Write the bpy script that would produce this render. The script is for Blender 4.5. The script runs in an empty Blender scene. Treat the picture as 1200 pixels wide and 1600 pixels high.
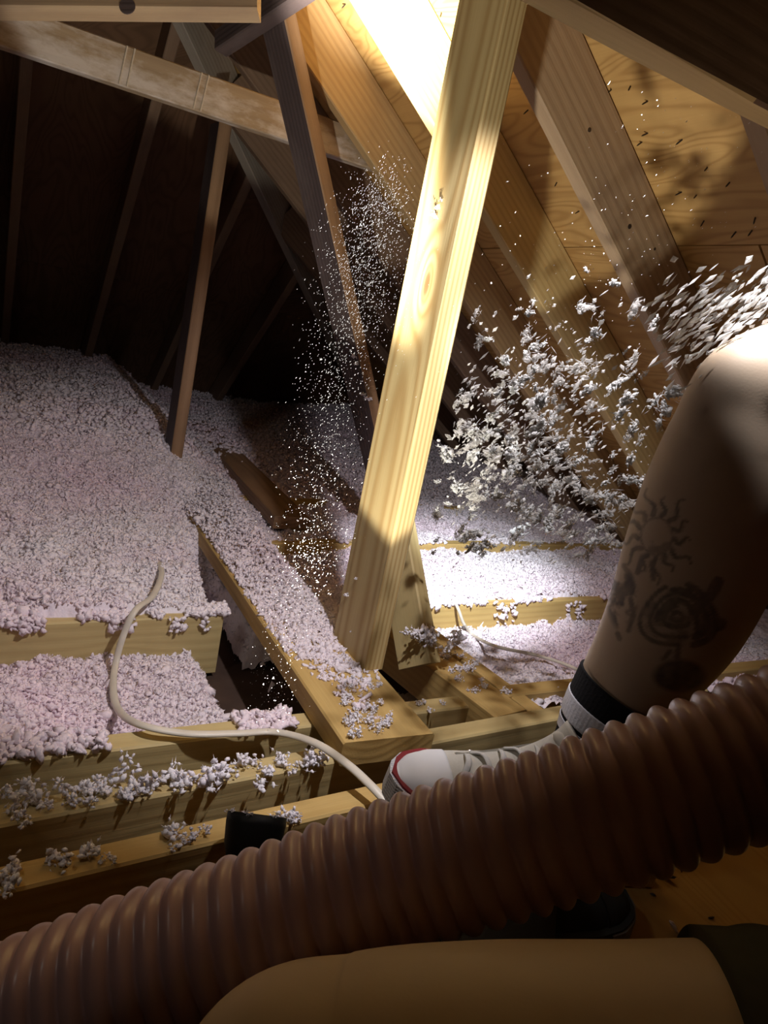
import bpy, math, random
import numpy as np
from mathutils import Vector, Matrix, Quaternion

random.seed(7)
RNG = np.random.default_rng(11)
SC = bpy.context.scene
COL = SC.collection

# ------------------------------------------------------------------ camera
F_PX, H = 1109.0, 0.65                      # focal length in px of a 1200x1600 frame, eye height over the joists
PITCH, ROLL, AZ = math.radians(13.9), math.radians(11.7), math.radians(60)
FH = np.array([math.cos(AZ), math.sin(AZ), 0.0])
RT0 = np.array([math.sin(AZ), -math.cos(AZ), 0.0])
UPW = np.array([0, 0, 1.0])
FWD = FH*math.cos(PITCH) - UPW*math.sin(PITCH)
UP0 = FH*math.sin(PITCH) + UPW*math.cos(PITCH)
CR, SR = math.cos(ROLL), math.sin(ROLL)
CAMP = np.array([0, 0, H])
RT = RT0*CR + UP0*SR
UPC = UP0*CR - RT0*SR
cam = bpy.data.cameras.new('camera')
cam.sensor_fit = 'VERTICAL'; cam.sensor_height = 32.0; cam.lens = 32.0*F_PX/1600.0
cam.clip_start = 0.01; cam.clip_end = 50
cam_o = bpy.data.objects.new('camera', cam); COL.objects.link(cam_o)
m = Matrix.Identity(4)
for i in range(3):
    m[i][0], m[i][1], m[i][2], m[i][3] = RT[i], UPC[i], -FWD[i], CAMP[i]
cam_o.matrix_world = m
SC.camera = cam_o

def ray(px, py):
    return FWD + RT*((px-600)/F_PX) - UPC*((py-800)/F_PX)
def onZ(px, py, z):
    d = ray(px, py); return CAMP + d*(z-H)/d[2]
def onY(px, py, y):
    d = ray(px, py); return CAMP + d*y/d[1]
def at(px, py, t):
    return CAMP + ray(px, py)*t
def proj(P):
    v = np.asarray(P, float) - CAMP
    t = v @ FWD
    return 600 + F_PX*(v @ RT)/t, 800 - F_PX*(v @ UPC)/t

# ------------------------------------------------------------------ world, lamps, exposure
w = bpy.data.worlds.new('world'); SC.world = w; w.use_nodes = True
w.node_tree.nodes['Background'].inputs[0].default_value = (0.01, 0.009, 0.008, 1)
w.node_tree.nodes['Background'].inputs[1].default_value = 0.2
SC.view_settings.view_transform = 'Standard'
SC.view_settings.look = 'None'
SC.view_settings.gamma = 1.0
SC.view_settings.use_curve_mapping = False
SC.view_settings.exposure = 0.0

def spot(name, loc, target, watts, half_deg, blend, col, radius):
    l = bpy.data.lights.new(name, 'SPOT'); l.energy = watts; l.spot_size = math.radians(2*half_deg)
    l.spot_blend = blend; l.color = col; l.shadow_soft_size = radius
    o = bpy.data.objects.new(name, l); COL.objects.link(o)
    d = Vector(target) - Vector(loc)
    o.location = loc; o.rotation_euler = d.to_track_quat('-Z', 'Y').to_euler()
    return o
FLASH = np.array([0.307, 0.684, 0.050])               # mouth of the torch standing behind the hose
FLASH_T = onY(620, 20, 1.57)                         # it points at the second rafter
FAX = (FLASH_T-FLASH)/np.linalg.norm(FLASH_T-FLASH)
fl = FLASH + FAX*0.012
spot('torch_spill', fl, FLASH_T, 37, 30, 0.12, (1.0, 0.95, 0.84), 0.012)
spot('torch_core', fl, FLASH_T, 1200, 10.5, 1.0, (1.0, 0.96, 0.86), 0.012)
LAMP = np.array([0.52, 0.62, 1.03])                  # head torch of the person spraying, above the frame
LAMP_T = onZ(715, 893, 0.0)
spot('head_lamp_spill', LAMP, (0.82, 1.42, 0.0), 33, 46, 0.45, (0.97, 0.93, 0.98), 0.015)
spot('head_lamp_core', LAMP, LAMP_T, 230, 15, 1.0, (0.84, 0.93, 1.0), 0.015)
spot('knee_fill_spot', (0.45, 0.50, 1.08), at(1262, 470, 0.70), 42, 14.5, 0.35, (0.95, 0.95, 1.0), 0.02)  # spot added only to brighten the knee
pl = bpy.data.lights.new('side_fill', 'POINT'); pl.energy = 3.6; pl.color = (1.0, 0.91, 0.80); pl.shadow_soft_size = 0.06
plo = bpy.data.objects.new('side_fill', pl); COL.objects.link(plo); plo.location = (-0.40, 0.66, 1.15)      # warm fill light added off to the left; no lamp stands there

# ------------------------------------------------------------------ materials
def new_mat(name):
    mt = bpy.data.materials.new(name); mt.use_nodes = True
    nt = mt.node_tree
    return mt, nt, nt.nodes['Principled BSDF']
def N(nt, typ, **kw):
    n = nt.nodes.new(typ)
    for k, v in kw.items(): setattr(n, k, v)
    return n
def L(nt, a, b): nt.links.new(a, b)
def math_n(nt, op, a, b=None):
    n = N(nt, 'ShaderNodeMath', operation=op)
    for i, v in enumerate((a, b)):
        if v is None: continue
        if isinstance(v, (int, float)): n.inputs[i].default_value = v
        else: L(nt, v, n.inputs[i])
    return n.outputs[0]
def ramp(nt, fac, stops):
    r = N(nt, 'ShaderNodeValToRGB'); cr = r.color_ramp
    while len(cr.elements) < len(stops): cr.elements.new(0.5)
    for e, (p, c) in zip(cr.elements, stops):
        e.position = p; e.color = (*c, 1)
    L(nt, fac, r.inputs[0]); return r.outputs[0]
def mix(nt, fac, a, b, blend='MIX'):
    n = N(nt, 'ShaderNodeMix', data_type='RGBA', blend_type=blend)
    if isinstance(fac, (int, float)): n.inputs[0].default_value = fac
    else: L(nt, fac, n.inputs[0])
    for i, v in ((6, a), (7, b)):
        if isinstance(v, tuple): n.inputs[i].default_value = (*v, 1)
        else: L(nt, v, n.inputs[i])
    return n.outputs[2]
def bump(nt, h, strength, dist, bsdf):
    b = N(nt, 'ShaderNodeBump'); b.inputs['Strength'].default_value = strength; b.inputs['Distance'].default_value = dist
    L(nt, h, b.inputs['Height']); L(nt, b.outputs[0], bsdf.inputs['Normal'])

def wood(name, light, dark, freq=1000, warp=3.0, centre=(0.03, 0.12), contrast=0.5, stain=0.25, stain_col=(0.10, 0.06, 0.04), knots=(), seed=0.0, rough=0.62, smin=0.48, smax=0.75):
    """sawn softwood: growth rings about an axis along local X, fibres, stains and knots."""
    mt, nt, bs = new_mat(name)
    tc = N(nt, 'ShaderNodeTexCoord'); obj = tc.outputs['Object']
    sep = N(nt, 'ShaderNodeSeparateXYZ'); L(nt, obj, sep.inputs[0])
    X, Y, Z = sep.outputs
    mp = N(nt, 'ShaderNodeMapping'); L(nt, obj, mp.inputs[0])
    mp.inputs['Scale'].default_value = (0.35, 2.2, 2.2); mp.inputs['Location'].default_value = (seed, seed*1.7, seed*.6)
    nz = N(nt, 'ShaderNodeTexNoise'); nz.inputs['Scale'].default_value = 3.0; nz.inputs['Detail'].default_value = 3
    L(nt, mp.outputs[0], nz.inputs['Vector'])
    dy = math_n(nt, 'SUBTRACT', Y, centre[0]); dz = math_n(nt, 'SUBTRACT', Z, centre[1])
    r = math_n(nt, 'SQRT', math_n(nt, 'ADD', math_n(nt, 'MULTIPLY', dy, dy), math_n(nt, 'MULTIPLY', dz, dz)))
    ph = math_n(nt, 'ADD', math_n(nt, 'MULTIPLY', r, freq), math_n(nt, 'MULTIPLY', nz.outputs[0], warp*6.0))
    core = None
    for (kx, ky, kz, rad) in knots:
        a = math_n(nt, 'MULTIPLY', math_n(nt, 'SUBTRACT', X, kx), 0.42)
        b = math_n(nt, 'SUBTRACT', Y, ky); c = math_n(nt, 'SUBTRACT', Z, kz)
        d = math_n(nt, 'SQRT', math_n(nt, 'ADD', math_n(nt, 'MULTIPLY', a, a), math_n(nt, 'ADD', math_n(nt, 'MULTIPLY', b, b), math_n(nt, 'MULTIPLY', c, c))))
        g = math_n(nt, 'DIVIDE', 1.0, math_n(nt, 'ADD', 1.0, math_n(nt, 'POWER', math_n(nt, 'DIVIDE', d, rad*1.6), 2.0)))
        ph = math_n(nt, 'ADD', ph, math_n(nt, 'MULTIPLY', g, 26.0))
        kk = N(nt, 'ShaderNodeMapRange'); kk.inputs['From Min'].default_value = rad*0.85; kk.inputs['From Max'].default_value = rad*0.35
        kk.interpolation_type = 'SMOOTHSTEP'; L(nt, d, kk.inputs['Value'])
        core = kk.outputs[0] if core is None else math_n(nt, 'MAXIMUM', core, kk.outputs[0])
    s = math_n(nt, 'ADD', math_n(nt, 'MULTIPLY', math_n(nt, 'SINE', ph), 0.5), 0.5)
    s = math_n(nt, 'POWER', s, 1.6)
    mf = N(nt, 'ShaderNodeMapping'); L(nt, obj, mf.inputs[0]); mf.inputs['Scale'].default_value = (7, 300, 300)
    fb = N(nt, 'ShaderNodeTexNoise'); fb.inputs['Scale'].default_value = 1.0; fb.inputs['Detail'].default_value = 2
    L(nt, mf.outputs[0], fb.inputs['Vector'])
    col = mix(nt, math_n(nt, 'MULTIPLY', s, contrast), light, dark)
    col = mix(nt, math_n(nt, 'MULTIPLY', fb.outputs[0], 0.45), col, dark)
    st = N(nt, 'ShaderNodeTexNoise'); st.inputs['Scale'].default_value = 6.0; st.inputs['Detail'].default_value = 6; st.inputs['Roughness'].default_value = 0.65
    ms = N(nt, 'ShaderNodeMapping'); L(nt, obj, ms.inputs[0]); ms.inputs['Scale'].default_value = (0.8, 2.0, 2.0); ms.inputs['Location'].default_value = (seed*3, 1, seed)
    L(nt, ms.outputs[0], st.inputs['Vector'])
    sm = N(nt, 'ShaderNodeMapRange'); sm.inputs['From Min'].default_value = smin; sm.inputs['From Max'].default_value = smax
    L(nt, st.outputs[0], sm.inputs['Value'])
    col = mix(nt, math_n(nt, 'MULTIPLY', sm.outputs[0], stain), col, stain_col)
    if core is not None:
        col = mix(nt, math_n(nt, 'MULTIPLY', core, 0.75), col, (0.16, 0.06, 0.02))
    L(nt, col, bs.inputs['Base Color']); bs.inputs['Roughness'].default_value = rough
    bs.inputs['Specular IOR Level'].default_value = 0.3
    hh = math_n(nt, 'ADD', math_n(nt, 'MULTIPLY', s, 0.6), math_n(nt, 'MULTIPLY', fb.outputs[0], 0.7))
    bump(nt, hh, 0.35, 0.0012, bs)
    return mt

def plain(name, col, rough=0.6, noise=0.0, nscale=40, col2=None, bstr=0.0, bdist=0.001, spec=0.3, metal=0.0):
    mt, nt, bs = new_mat(name)
    bs.inputs['Base Color'].default_value = (*col, 1); bs.inputs['Roughness'].default_value = rough
    bs.inputs['Specular IOR Level'].default_value = spec; bs.inputs['Metallic'].default_value = metal
    tc = N(nt, 'ShaderNodeTexCoord'); nz = N(nt, 'ShaderNodeTexNoise'); nz.inputs['Scale'].default_value = nscale; nz.inputs['Detail'].default_value = 5
    L(nt, tc.outputs['Object'], nz.inputs['Vector'])
    if noise > 0:
        f = N(nt, 'ShaderNodeMapRange'); f.inputs['From Min'].default_value = 0.35; f.inputs['From Max'].default_value = 0.68; f.inputs['To Max'].default_value = noise
        L(nt, nz.outputs[0], f.inputs['Value'])
        L(nt, mix(nt, f.outputs[0], col, col2 or tuple(c*0.5 for c in col)), bs.inputs['Base Color'])
    if bstr > 0: bump(nt, nz.outputs[0], bstr, bdist, bs)
    return mt

def plywood(name, light, dark, seed):
    mt, nt, bs = new_mat(name)
    tc = N(nt, 'ShaderNodeTexCoord')
    mp = N(nt, 'ShaderNodeMapping'); L(nt, tc.outputs['Object'], mp.inputs[0]); mp.inputs['Scale'].default_value = (2.6, 0.55, 1); mp.inputs['Location'].default_value = (seed, seed, 0)
    nz = N(nt, 'ShaderNodeTexNoise'); nz.inputs['Scale'].default_value = 2.4; nz.inputs['Detail'].default_value = 2; nz.inputs['Distortion'].default_value = 0.6
    L(nt, mp.outputs[0], nz.inputs['Vector'])
    s = math_n(nt, 'ADD', math_n(nt, 'MULTIPLY', math_n(nt, 'SINE', math_n(nt, 'MULTIPLY', nz.outputs[0], 95.0)), 0.5), 0.5)
    s = math_n(nt, 'POWER', s, 2.5)
    n2 = N(nt, 'ShaderNodeTexNoise'); n2.inputs['Scale'].default_value = 5; n2.inputs['Detail'].default_value = 5
    L(nt, tc.outputs['Object'], n2.inputs['Vector'])
    mf = N(nt, 'ShaderNodeMapping'); L(nt, tc.outputs['Object'], mf.inputs[0]); mf.inputs['Scale'].default_value = (260, 8, 50)
    n3 = N(nt, 'ShaderNodeTexNoise'); n3.inputs['Scale'].default_value = 1; L(nt, mf.outputs[0], n3.inputs['Vector'])
    col = mix(nt, math_n(nt, 'MULTIPLY', s, 0.55), light, dark)
    col = mix(nt, math_n(nt, 'MULTIPLY', n3.outputs[0], 0.3), col, dark)
    f = N(nt, 'ShaderNodeMapRange'); f.inputs['From Min'].default_value = 0.5; f.inputs['From Max'].default_value = 0.8; f.inputs['To Max'].default_value = 0.5
    L(nt, n2.outputs[0], f.inputs['Value'])
    col = mix(nt, f.outputs[0], col, dark)
    L(nt, col, bs.inputs['Base Color']); bs.inputs['Roughness'].default_value = 0.65; bs.inputs['Specular IOR Level'].default_value = 0.25
    bump(nt, s, 0.12, 0.001, bs)
    return mt

def fluff_mat(name, white, pink, scale=1.3, thru=0.0, air=0.0):
    mt, nt, bs = new_mat(name)
    tc = N(nt, 'ShaderNodeTexCoord'); nz = N(nt, 'ShaderNodeTexNoise'); nz.inputs['Scale'].default_value = scale; nz.inputs['Detail'].default_value = 3
    L(nt, tc.outputs['Object'], nz.inputs['Vector'])
    n2 = N(nt, 'ShaderNodeTexNoise'); n2.inputs['Scale'].default_value = 120; n2.inputs['Detail'].default_value = 3
    L(nt, tc.outputs['Object'], n2.inputs['Vector'])
    f = N(nt, 'ShaderNodeMapRange'); f.inputs['From Min'].default_value = 0.4; f.inputs['From Max'].default_value = 0.62
    L(nt, nz.outputs[0], f.inputs['Value'])
    col = mix(nt, f.outputs[0], white, pink)
    f2 = N(nt, 'ShaderNodeMapRange'); f2.inputs['From Min'].default_value = 0.5; f2.inputs['From Max'].default_value = 0.75; f2.inputs['To Max'].default_value = 0.35
    L(nt, n2.outputs[0], f2.inputs['Value'])
    col = mix(nt, f2.outputs[0], col, tuple(c*0.62 for c in pink))
    L(nt, col, bs.inputs['Base Color']); bs.inputs['Roughness'].default_value = 0.9; bs.inputs['Specular IOR Level'].default_value = 0.15
    bump(nt, n2.outputs[0], 0.6, 0.004, bs)
    if thru > 0:                               # thin tufts glow through from behind
        tr = N(nt, 'ShaderNodeBsdfTranslucent'); L(nt, col, tr.inputs['Color']); mx = N(nt, 'ShaderNodeMixShader'); mx.inputs[0].default_value = thru
        L(nt, bs.outputs[0], mx.inputs[1]); L(nt, tr.outputs[0], mx.inputs[2]); sh = mx.outputs[0]
        if air > 0:
            tp = N(nt, 'ShaderNodeBsdfTransparent'); m2 = N(nt, 'ShaderNodeMixShader'); m2.inputs[0].default_value = air
            L(nt, sh, m2.inputs[1]); L(nt, tp.outputs[0], m2.inputs[2]); sh = m2.outputs[0]
        L(nt, sh, nt.nodes['Material Output'].inputs['Surface'])
    return mt

M = {}
M['post'] = wood('wood_post', (0.62, 0.49, 0.24), (0.40, 0.25, 0.09), freq=820, warp=1.1, centre=(0.0, -0.16), contrast=0.75, stain=0.12, stain_col=(0.25, 0.13, 0.08), knots=((0.70, 0.012, -0.019, 0.016),), seed=2.3)
M['rafter'] = wood('wood_rafter', (0.60, 0.42, 0.20), (0.34, 0.20, 0.085), freq=420, warp=2.6, contrast=0.38, stain=0.35, stain_col=(0.22, 0.13, 0.09), seed=5.1)
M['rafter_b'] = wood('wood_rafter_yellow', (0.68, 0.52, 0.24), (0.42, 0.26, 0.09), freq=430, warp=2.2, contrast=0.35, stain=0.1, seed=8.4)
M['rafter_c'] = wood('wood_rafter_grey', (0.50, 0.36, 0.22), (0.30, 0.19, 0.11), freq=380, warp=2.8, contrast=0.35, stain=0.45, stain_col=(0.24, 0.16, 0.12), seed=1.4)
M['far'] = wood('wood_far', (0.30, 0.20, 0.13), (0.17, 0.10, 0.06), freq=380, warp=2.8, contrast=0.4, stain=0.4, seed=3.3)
M['joist'] = wood('wood_joist', (0.58, 0.40, 0.15), (0.38, 0.23, 0.07), freq=400, warp=2.4, contrast=0.3, stain=0.2, stain_col=(0.3, 0.18, 0.06), seed=6.6)
M['joist_pale'] = wood('wood_joist_pale', (0.57, 0.45, 0.21), (0.39, 0.27, 0.11), freq=330, warp=2.0, contrast=0.32, stain=0.2, stain_col=(0.3, 0.2, 0.1), knots=((0.95, 0.0, 0.0, 0.008),), seed=9.2)
M['tie'] = wood('wood_tie', (0.44, 0.33, 0.21), (0.27, 0.18, 0.11), freq=300, warp=3.0, contrast=0.3, stain=0.85, stain_col=(0.66, 0.59, 0.54), seed=4.7, smin=0.46, smax=0.6)
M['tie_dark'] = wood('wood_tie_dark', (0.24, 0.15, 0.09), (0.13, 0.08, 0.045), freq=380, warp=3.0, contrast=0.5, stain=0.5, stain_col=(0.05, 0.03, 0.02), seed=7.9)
M['dark_wood'] = wood('wood_dark_and_shade', (0.10, 0.072, 0.07), (0.05, 0.035, 0.033), freq=500, warp=2.0, contrast=0.5, stain=0.35, stain_col=(0.22, 0.17, 0.15), seed=2.8)  # for dark pieces, and paints the shaded face of strut and stud
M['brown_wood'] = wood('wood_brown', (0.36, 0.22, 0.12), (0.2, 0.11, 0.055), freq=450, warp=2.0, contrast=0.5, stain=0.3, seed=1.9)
M['grey_wood'] = wood('wood_grey', (0.42, 0.37, 0.30), (0.26, 0.21, 0.16), freq=420, warp=2.0, contrast=0.4, stain=0.3, seed=3.9)
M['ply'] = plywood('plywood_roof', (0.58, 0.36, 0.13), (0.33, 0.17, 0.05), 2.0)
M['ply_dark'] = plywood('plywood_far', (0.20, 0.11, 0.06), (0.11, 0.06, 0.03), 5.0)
M['ply_floor'] = plywood('plywood_floor', (0.50, 0.30, 0.09), (0.40, 0.22, 0.06), 9.0)
M['board'] = plain('ceiling_board_shade', (0.075, 0.045, 0.032), 0.9, 0.5, 18)  # dark tone puts the shade of the open gaps into the board
M['fluff'] = fluff_mat('insulation_white_pink', (0.85, 0.79, 0.82), (0.82, 0.67, 0.73))
M['clump'] = fluff_mat('insulation_clump', (0.88, 0.85, 0.88), (0.84, 0.78, 0.86), 25)
M['flake'] = fluff_mat('insulation_flake', (0.84, 0.84, 0.82), (0.76, 0.74, 0.72), 30, 0.4)
M['wisp_air'] = fluff_mat('insulation_tuft', (0.78, 0.76, 0.72), (0.70, 0.67, 0.64), 30, 0.45, 0.45)
M['wisp'] = fluff_mat('insulation_wisp', (0.80, 0.79, 0.76), (0.72, 0.70, 0.68), 30, 0.45, 0.28)
M['dust'] = plain('dust_white', (0.95, 0.95, 0.97), 0.5)
M['cable'] = plain('cable_white', (0.66, 0.60, 0.50), 0.4, 0.3, 30, (0.5, 0.43, 0.33), spec=0.4)
M['nail'] = plain('nail_steel', (0.09, 0.075, 0.065), 0.5, 0.4, 90, metal=0.7)
M['cord'] = plain('pale_cord', (0.62, 0.53, 0.42), 0.8, 0.3, 150)

# ------------------------------------------------------------------ mesh helpers
def mesh_obj(name, V, Fc, mat=None, parent=None, smooth=False):
    me = bpy.data.meshes.new(name)
    me.from_pydata([tuple(map(float, v)) for v in V], [], [tuple(int(i) for i in f) for f in Fc])
    me.update()
    if smooth: me.polygons.foreach_set('use_smooth', [True]*len(me.polygons))
    if mat: me.materials.append(mat)
    o = bpy.data.objects.new(name, me); COL.objects.link(o)
    if parent: o.parent = parent
    return o
def tri_obj(name, V, T, mat, parent=None, smooth=False):
    """fast path: numpy vertices and triangles"""
    me = bpy.data.meshes.new(name)
    n, k = len(V), len(T)
    me.vertices.add(n); me.vertices.foreach_set('co', np.ascontiguousarray(V, np.float32).ravel())
    me.loops.add(3*k); me.loops.foreach_set('vertex_index', np.ascontiguousarray(T, np.int32).ravel())
    me.polygons.add(k)
    me.polygons.foreach_set('loop_start', np.arange(0, 3*k, 3, dtype=np.int32))
    me.polygons.foreach_set('loop_total', np.full(k, 3, np.int32))
    me.polygons.foreach_set('use_smooth', np.full(k, smooth, bool))
    me.update(calc_edges=True); me.validate()
    me.materials.append(mat)
    o = bpy.data.objects.new(name, me); COL.objects.link(o)
    if parent: o.parent = parent
    return o
def tag(o, label=None, cat=None, group=None, kind=None):
    if label: o['label'] = label
    if cat: o['category'] = cat
    if group: o['group'] = group
    if kind: o['kind'] = kind
    return o
def empty(name, loc=(0, 0, 0)):
    o = bpy.data.objects.new(name, None); COL.objects.link(o); o.location = loc; o.empty_display_size = 0.05
    return o

def beam_mesh(name, Ln, wy, hz, ch=0.003, n=10, wob=0.0):
    """sawn timber along local X with eased edges"""
    a, b = wy/2, hz/2
    sec = [(-a+ch, -b), (a-ch, -b), (a, -b+ch), (a, b-ch), (a-ch, b), (-a+ch, b), (-a, b-ch), (-a, -b+ch)]
    V, Fc = [], []
    for i in range(n+1):
        x = Ln*i/n
        dy, dz = (random.uniform(-wob, wob) for _ in range(2)) if wob else (0, 0)
        for (y, z) in sec: V.append((x, y+dy, z+dz+ (random.uniform(-wob, wob) if wob else 0)))
    for i in range(n):
        for k in range(8):
            Fc.append((i*8+k, i*8+(k+1) % 8, (i+1)*8+(k+1) % 8, (i+1)*8+k))
    Fc.append(tuple(reversed(range(8)))); Fc.append(tuple(range(n*8, n*8+8)))
    me = bpy.data.meshes.new(name); me.from_pydata(V, [], [tuple(reversed(f)) if False else f for f in Fc]); me.update()
    return me
def frame_mat(P, Q, up):
    x = Vector(Q)-Vector(P); Ln = x.length; x.normalize()
    y = Vector(up).cross(x).normalized(); z = x.cross(y)
    mm = Matrix.Identity(4)
    for i in range(3): mm[i][0], mm[i][1], mm[i][2], mm[i][3] = x[i], y[i], z[i], P[i]
    return mm, Ln
def beam(name, P, Q, wy, hz, mat, label=None, cat=None, up=(0, 0, 1), group=None, kind=None, parent=None, ch=0.003, wob=0.0, side_mat=None):
    mm, Ln = frame_mat(P, Q, up)
    me = beam_mesh(name, Ln, wy, hz, ch, max(4, int(Ln/0.15)), wob)
    me.materials.append(mat)
    if side_mat:
        me.materials.append(side_mat[0])
        nrm = Vector(side_mat[1])
        for p in me.polygons:
            if p.normal.dot(nrm) > 0.8: p.material_index = 1
    o = bpy.data.objects.new(name, me); COL.objects.link(o); o.matrix_world = mm
    if parent:
        o.parent = parent; o.matrix_parent_inverse = parent.matrix_world.inverted()
    return tag(o, label, cat, group, kind)

def catmull(pts, n):
    P = [np.asarray(p, float) for p in pts]
    P = [2*P[0]-P[1]] + P + [2*P[-1]-P[-2]]
    out = []
    segs = len(P)-3
    for i in range(n):
        u = i/(n-1)*segs; k = min(int(u), segs-1); f = u-k
        a, b, c, d = P[k:k+4]
        out.append(0.5*((2*b)+(-a+c)*f+(2*a-5*b+4*c-d)*f*f+(-a+3*b-3*c+d)*f**3))
    return np.array(out)
def sweep(path, rad, nseg, ell=None, ref=(0, 0, 1), cap=True, shape=None):
    """rings along a path; rad is an array of radii (or n x 2); returns V, F"""
    path = np.asarray(path, float); n = len(path)
    T = np.gradient(path, axis=0); T /= np.linalg.norm(T, axis=1)[:, None]
    u = np.cross(np.asarray(ref, float), T[0]); u /= np.linalg.norm(u)
    V = []
    A = np.linspace(0, 2*np.pi, nseg, endpoint=False)
    for i in range(n):
        u = u - T[i]*(u @ T[i]); u /= np.linalg.norm(u)
        v = np.cross(T[i], u)
        ra, rb = (rad[i] if np.ndim(rad[i]) else (rad[i], rad[i]))
        k = np.ones(nseg) if shape is None else shape(A, i/(n-1))
        V.append(path[i] + np.outer(np.cos(A)*ra*k, u) + np.outer(np.sin(A)*rb*k, v))
    V = np.concatenate(V)
    Fc = []
    for i in range(n-1):
        for k in range(nseg):
            Fc.append((i*nseg+k, i*nseg+(k+1) % nseg, (i+1)*nseg+(k+1) % nseg, (i+1)*nseg+k))
    if cap:
        Fc.append(tuple(reversed(range(nseg)))); Fc.append(tuple(range((n-1)*nseg, n*nseg)))
    return V, Fc

# value noise on a lattice, for heights and densities
_lat = RNG.random((256, 256))
def vnoise(x, y):
    x = np.asarray(x, float); y = np.asarray(y, float)
    xi = np.floor(x).astype(int); yi = np.floor(y).astype(int)
    fx = x-xi; fy = y-yi; fx = fx*fx*(3-2*fx); fy = fy*fy*(3-2*fy)
    g = lambda a, b: _lat[a % 256, b % 256]
    return (g(xi, yi)*(1-fx)+g(xi+1, yi)*fx)*(1-fy) + (g(xi, yi+1)*(1-fx)+g(xi+1, yi+1)*fx)*fy
def fbm(x, y, o=4):
    s, a, t = 0, 1, 0
    for i in range(o):
        s = s + a*vnoise(x*2**i+17*i, y*2**i+31*i); t += a; a *= .5
    return s/t
def sstep(a, b, x):
    t = np.clip((np.asarray(x, float)-a)/(b-a), 0, 1); return t*t*(3-2*t)

ICO_V = []
_p = (1+5**.5)/2
for a, b in ((1, _p), (-1, _p), (1, -_p), (-1, -_p)):
    ICO_V += [(0, a, b), (a, b, 0), (b, 0, a)]
ICO_V = np.array(ICO_V, float); ICO_V /= np.linalg.norm(ICO_V[0])
ICO_T = []
for i in range(12):
    for j in range(i+1, 12):
        for k in range(j+1, 12):
            d = [np.linalg.norm(ICO_V[i]-ICO_V[j]), np.linalg.norm(ICO_V[j]-ICO_V[k]), np.linalg.norm(ICO_V[i]-ICO_V[k])]
            if max(d) < 1.1:
                n_ = np.cross(ICO_V[j]-ICO_V[i], ICO_V[k]-ICO_V[i])
                ICO_T.append((i, j, k) if n_ @ ICO_V[i] > 0 else (i, k, j))
ICO_T = np.array(ICO_T)
OCT_V = np.array([(1, 0, 0), (-1, 0, 0), (0, 1, 0), (0, -1, 0), (0, 0, 1), (0, 0, -1)], float)
OCT_T = np.array([(0, 2, 4), (2, 1, 4), (1, 3, 4), (3, 0, 4), (2, 0, 5), (1, 2, 5), (3, 1, 5), (0, 3, 5)])
def rand_rot(n):
    q = RNG.normal(size=(n, 4)); q /= np.linalg.norm(q, axis=1)[:, None]
    a, b, c, d = q.T
    return np.stack([np.stack([1-2*(c*c+d*d), 2*(b*c-a*d), 2*(b*d+a*c)], -1), np.stack([2*(b*c+a*d), 1-2*(b*b+d*d), 2*(c*d-a*b)], -1), np.stack([2*(b*d-a*c), 2*(c*d+a*b), 1-2*(b*b+c*c)], -1)], 1)
def bits(P, size, base=0, jit=0.45, stretch=(1.0, 0.75, 0.5)):
    """many crumpled bits as one vertex/triangle soup"""
    BV, BT = (ICO_V, ICO_T) if base == 0 else (OCT_V, OCT_T)
    n = len(P); k = len(BV)
    V = BV[None]*(1+RNG.uniform(-jit, jit, (n, k, 1)))*np.array(stretch)[None, None]
    V = V*np.asarray(size).reshape(n, 1, 1)
    V = np.einsum('nij,nkj->nki', rand_rot(n), V) + np.asarray(P)[:, None]
    T = (BT[None] + (np.arange(n)*k)[:, None, None]).reshape(-1, 3)
    return V.reshape(-1, 3), T
def join(parts):
    V, T, o = [], [], 0
    for v, t in parts:
        V.append(v); T.append(np.asarray(t)+o); o += len(v)
    return np.concatenate(V), np.concatenate(T)

# ------------------------------------------------------------------ the roof: two slopes, a hip end, deck sheets
SL, K = 0.748, 1.27
ZR = H+K                                     # roof height over x = 0 (underside of the sheathing)
CS = 1/math.sqrt(1+SL*SL)
ceil_o = tag(empty('ceiling'), 'underside of the plywood roof deck over the rafters', None, None, 'structure')
HIP0 = 2.15                                  # the hip line: y = x + HIP0
RIDGE_X = -0.55
def roofz(x): return ZR-SL*x
def sheet(name, quad, nrm, thick, mat, gap=0.002):
    """a plywood sheet: polygon corners on the underside plane, extruded away along nrm"""
    Q = np.array(quad, float); c = Q.mean(0)
    Q = c+(Q-c)*(1-gap)
    cx = Vector((Q[1]-Q[0])).normalized(); cz = Vector(nrm).normalized(); cy = cz.cross(cx)
    mm = Matrix.Identity(4)
    for i in range(3): mm[i][0], mm[i][1], mm[i][2], mm[i][3] = cx[i], cy[i], cz[i], c[i]
    inv = mm.inverted()
    lo = [inv @ Vector(q) for q in Q]; n = len(lo)
    V = [tuple(v) for v in lo] + [(v.x, v.y, v.z+thick) for v in lo]
    Fc = [tuple(reversed(range(n))), tuple(range(n, 2*n))] + [(i, (i+1) % n, n+(i+1) % n, n+i) for i in range(n)]
    o = mesh_obj(name, V, Fc, mat, ceil_o); o.matrix_world = mm
    return o
NR = (SL*CS, 0, CS)
xs = [RIDGE_X, 0.335, 1.286, 2.24, 2.95]
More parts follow.
